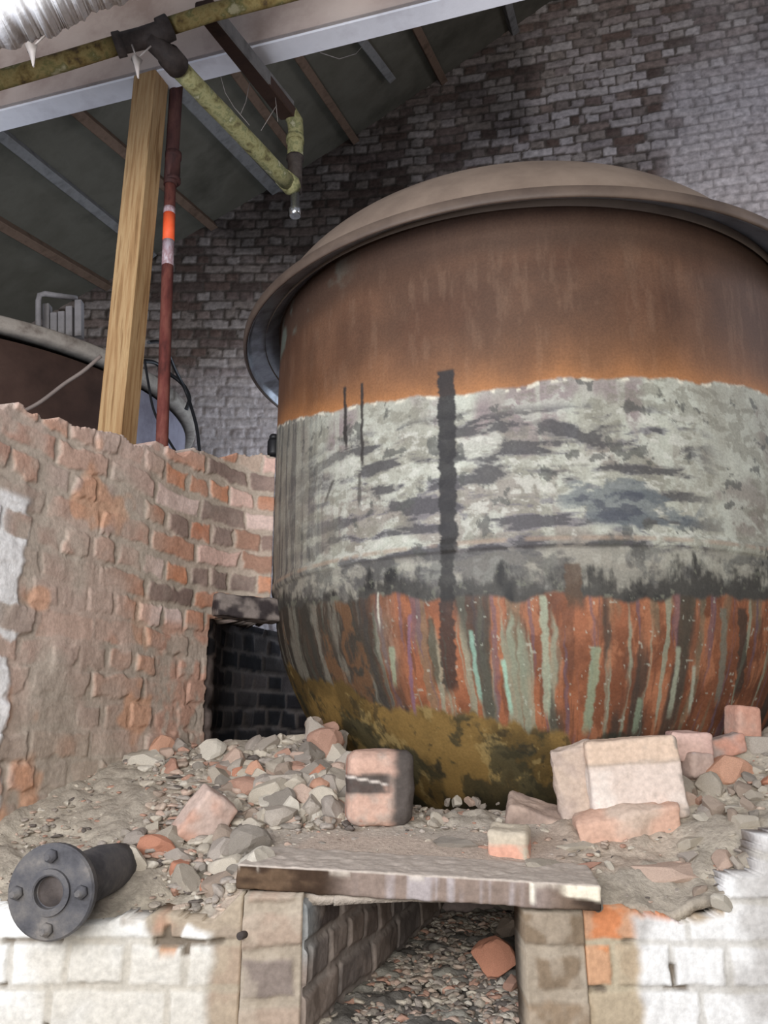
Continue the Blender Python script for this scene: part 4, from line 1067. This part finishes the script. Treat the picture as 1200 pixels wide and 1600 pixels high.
gravel('mortar_gravel', pts, 'fine mortar crumbs scattered all over the heap and slab')

# ---- brick fragments
def frag(name, px, py, wpx, hpx, Y, colfn, lab, rot=(0, 0, 0), depth=.11, cat='brick', seed=1, amp=.006, chip=.12, rnd=.012, warp=.02):
    w = wpx*Y/F*.985; h = hpx*Y/F*.985
    fade = lambda V_, n_: mix(colfn(V_, n_), lin((186, 174, 162)), (.10 if 'soot' in name else .30)*np.ones(len(V_)))
    o = box_np(name, (w, depth, h), .006, M_BRICK, fade, amp, 22, rnd, seed, warp=warp, chip=chip)
    p = W(px, py, Y); o.location = (p[0], p[1]+depth/2, p[2]); o.rotation_euler = [math.radians(a) for a in rot]
    return tag(o, lab, cat)
def two(a, b, seed, f=12, lo=.42, hi=.6):
    a = lin(a); b = lin(b)
    def fn(V, ns):
        n = fbm(V[:, 0]*f, V[:, 1]*f, V[:, 2]*f, seed, 4); return mix(a*np.ones((len(V), 3)), b, ss(lo, hi, n))
    return fn
def soot_col(V, ns):
    n = fbm(V[:, 0]*22, V[:, 1]*22, V[:, 2]*22, 5, 4)
    c = mix(lin((192, 156, 138))*np.ones((len(V), 3)), lin((176, 154, 140)), ss(.4, .6, n))
    c = mix(c, lin((186, 106, 80)), ss(.62, .68, n)*.6)
    c = mix(c, lin((58, 52, 50)), ss(.012, .045, V[:, 0]+.03*(n-.5)))
    c = mix(c, lin((44, 40, 40)), ss(.030, .018, np.abs(V[:, 2]-.008+.12*V[:, 0]*0+.012*(n-.5)))*ss(.035, .01, V[:, 0])*ss(.30, .5, n+.05)*.95)
    c = mix(c, lin((206, 196, 186)), ss(.004, .001, np.abs(V[:, 2]-.012+.2*(V[:, 0]+.02)))*ss(.02, .0, V[:, 0]))
    return c
frag('sooty_brick', 594, 1230, 104, 108, 2.15, soot_col, 'rounded brick standing on the slab, sooty on its right side', (0, 1, 6), .12, seed=11, chip=.06, rnd=.028, warp=.03)
def block_col(V, ns):
    n = fbm(V[:, 0]*11, V[:, 1]*11, V[:, 2]*11, 15, 4)
    c = mix(lin((214, 196, 184))*np.ones((len(V), 3)), lin((228, 216, 206)), ss(.4, .6, n))
    up = ss(.034, .040, V[:, 2]+.02*(n-.5))
    c = mix(c, mix(lin((212, 184, 160))*np.ones(c.shape), lin((192, 166, 146)), ss(.45, .58, n)), up)
    c = mix(c, lin((130, 122, 116)), ss(.58, .70, fbm(V[:, 0]*26, V[:, 1]*26, V[:, 2]*26, 16, 3))*ss(.0, .07, V[:, 0])*.8)
    c = mix(c, lin((168, 148, 130)), ss(.006, .003, np.abs(V[:, 2]-.034+.02*(n-.5)))*.8)
    return c
o = frag('cracked_block', 998, 1216, 140, 118, 2.08, block_col, 'big pale cracked firebrick block on the right heap', (0, -4, -4), .13, seed=21, chip=.03, rnd=.012, warp=.018)
frag('mortar_chunk', 912, 1226, 74, 112, 2.13, two((186, 164, 146), (170, 150, 138), 31), 'ragged pinkish mortar slab leaning left of the cracked block', (0, -10, -10), .06, 'rubble', 33, .014, .16, .02, .05)
frag('orange_brick', 990, 1296, 158, 48, 2.04, two((204, 158, 134), (196, 172, 154), 41, 9), 'orange-pink brick slab lying under the cracked block', (8, -10, -6), .10, 'brick', 43, .01, .12, .012, .04)
frag('pink_brick', 1088, 1168, 62, 46, 2.22, two((206, 168, 156), (186, 142, 134), 51), 'pinkish brick just right of the cracked block', (0, 4, -8), .11, 'brick', 53)
frag('purple_brick', 1098, 1195, 38, 40, 2.2, two((150, 140, 146), (176, 150, 140), 55), 'purplish brick below the pinkish brick at right', (0, 4, 10), .08, 'brick', 54)
frag('brick_end', 1170, 1126, 40, 50, 2.3, two((190, 128, 104), (178, 136, 118), 61), 'upright orange brick end at the right edge of the heap', (0, 5, 10), .08, 'brick', 63, .003, .04)
frag('brown_brick', 846, 1284, 92, 40, 2.16, two((128, 104, 92), (166, 140, 124), 71, 20), 'brown broken brick lying against the lip below the vat', (12, 16, -8), .12, 'brick', 73, .01, .16)
def half_col(V, ns):
    n = fbm(V[:, 0]*22, V[:, 1]*22, V[:, 2]*22, 5, 4)
    return mix(lin((214, 150, 124))*np.ones((len(V), 3)), lin((190, 178, 156)), np.maximum(ss(.006, .016, V[:, 2]+.02*(n-.5)), ss(.6, .7, n)))
frag('half_brick', 800, 1324, 62, 52, 1.98, half_col, 'orange half brick capped with beige mortar on the slab', (4, 0, -14), .09, 'brick', 83, .008, .12, .014)
frag('pointed_brick', 312, 1282, 62, 78, 2.1, two((190, 164, 152), (182, 132, 110), 91, 10), 'pointed pinkish brick standing on the left heap', (14, 34, 35), .08, 'brick', 93, .006, .08)
frag('stub_brick', 1140, 1168, 60, 30, 2.26, two((196, 130, 106), (150, 130, 124), 95), 'reddish crumbling brick behind the purplish brick at right', (0, -14, 0), .09, 'brick', 97, .01, .16)
frag('mortar_plug', 575, 1207+90, 6, 6, 2.1, two((170, 160, 150), (180, 170, 160), 3), 'tiny mortar crumb at the foot of the sooty brick', (0, 0, 0), .01, 'rubble', 99)

# ---- flanged pipe lying out of the ledge
fc = Vector(W(78, 1394, 1.70)); fd = Vector((-.62, -1.0, -.16)).normalized()     # towards the viewer
tail = Vector(W(186, 1350, 1.98))
ax = (fc-tail).normalized(); ax = (ax+Vector((-.05, -.75, 0))).normalized()
fp = root('flanged_pipe', 'dusty cast iron pipe end with bolted round flange at lower left', 'pipe', tuple(fc))
u = ax.orthogonal().normalized(); v = ax.cross(u)
def disc(name, prof, mat, seg=48, cen=fc, lob=None):
    V = []; Fq = []
    for r, h in prof:
        for k in range(seg):
            a = 2*math.pi*k/seg; rr_ = r*(1+(lob(a) if lob and r > .05 else 0)); V.append(cen+ax*h+(u*math.cos(a)+v*math.sin(a))*rr_)
    for i in range(len(prof)-1):
        for k in range(seg): Fq.append((i*seg+k, i*seg+(k+1) % seg, (i+1)*seg+(k+1) % seg, (i+1)*seg+k))
    Fq.append(tuple(range(seg-1, -1, -1))); Fq.append(tuple((len(prof)-1)*seg+k for k in range(seg)))
    o = mesh_np(name, V, Fq, mat, smooth=False)
    return sub(o, fp)
flg = disc('flange', [(.080, -.022), (.088, -.019), (.089, -.004), (.085, .0), (.043, .001), (.0425, .007), (.033, .008), (.030, .006), (.029, -.004), (.027, -.006)], M_IRON)
disc('bore', [(.0285, -.008), (.0285, -.0055), (.022, -.0045), (.006, -.004)], M_DARKIRON)
for a in (35, 125, 215, 305):
    a = math.radians(a+12); c0 = fc+(u*math.cos(a)+v*math.sin(a))*.066
    o = sub(tube('bolt', [c0-ax*.003, c0+ax*.010, c0+ax*.0101, c0+ax*.022], .009, M_IRON, seg=6, rr=[.013, .013, .008, .006]), fp); o.parent = flg; o.matrix_parent_inverse = Matrix()
bd = (tail-fc).normalized()
sub(tube('barrel', lerp_pts(fc-ax*.018, tail, 8), .044, M_IRON, rr=[.054, .053, .052, .054, .052, .053, .050, .046], noise=.06, seg=24), fp)
sub(tube('socket_ring', [fc-ax*.020, fc-ax*.034], .064, M_IRON, seg=24), fp)

# small stub rod in the pier, and black hose stub on the wall top
o = tube('iron_stub', [W(374, 1463, 1.765), W(382, 1460, 1.78), W(404, 1447, 1.90)], .0075, M_DARKIRON, seg=12); tag(o, 'short iron rod stub poking out beside the left pier', 'rod')
bo = root('black_canister', 'small black canister on the wall top half hidden by the vat edge', 'canister', tuple(W(425, 712, 3.16)))
pz_ = W(427, 712, 3.16)
sub(lathe('body', [(.001, 0), (.024, 0), (.026, .012), (.026, .058), (.022, .070), (.001, .071)], 28, M_CABLE, None, tuple(pz_)), bo)
sub(lathe('cap', [(.001, .07), (.019, .07), (.020, .084), (.014, .092), (.001, .093)], 20, M_CABLE, None, tuple(pz_)), bo)
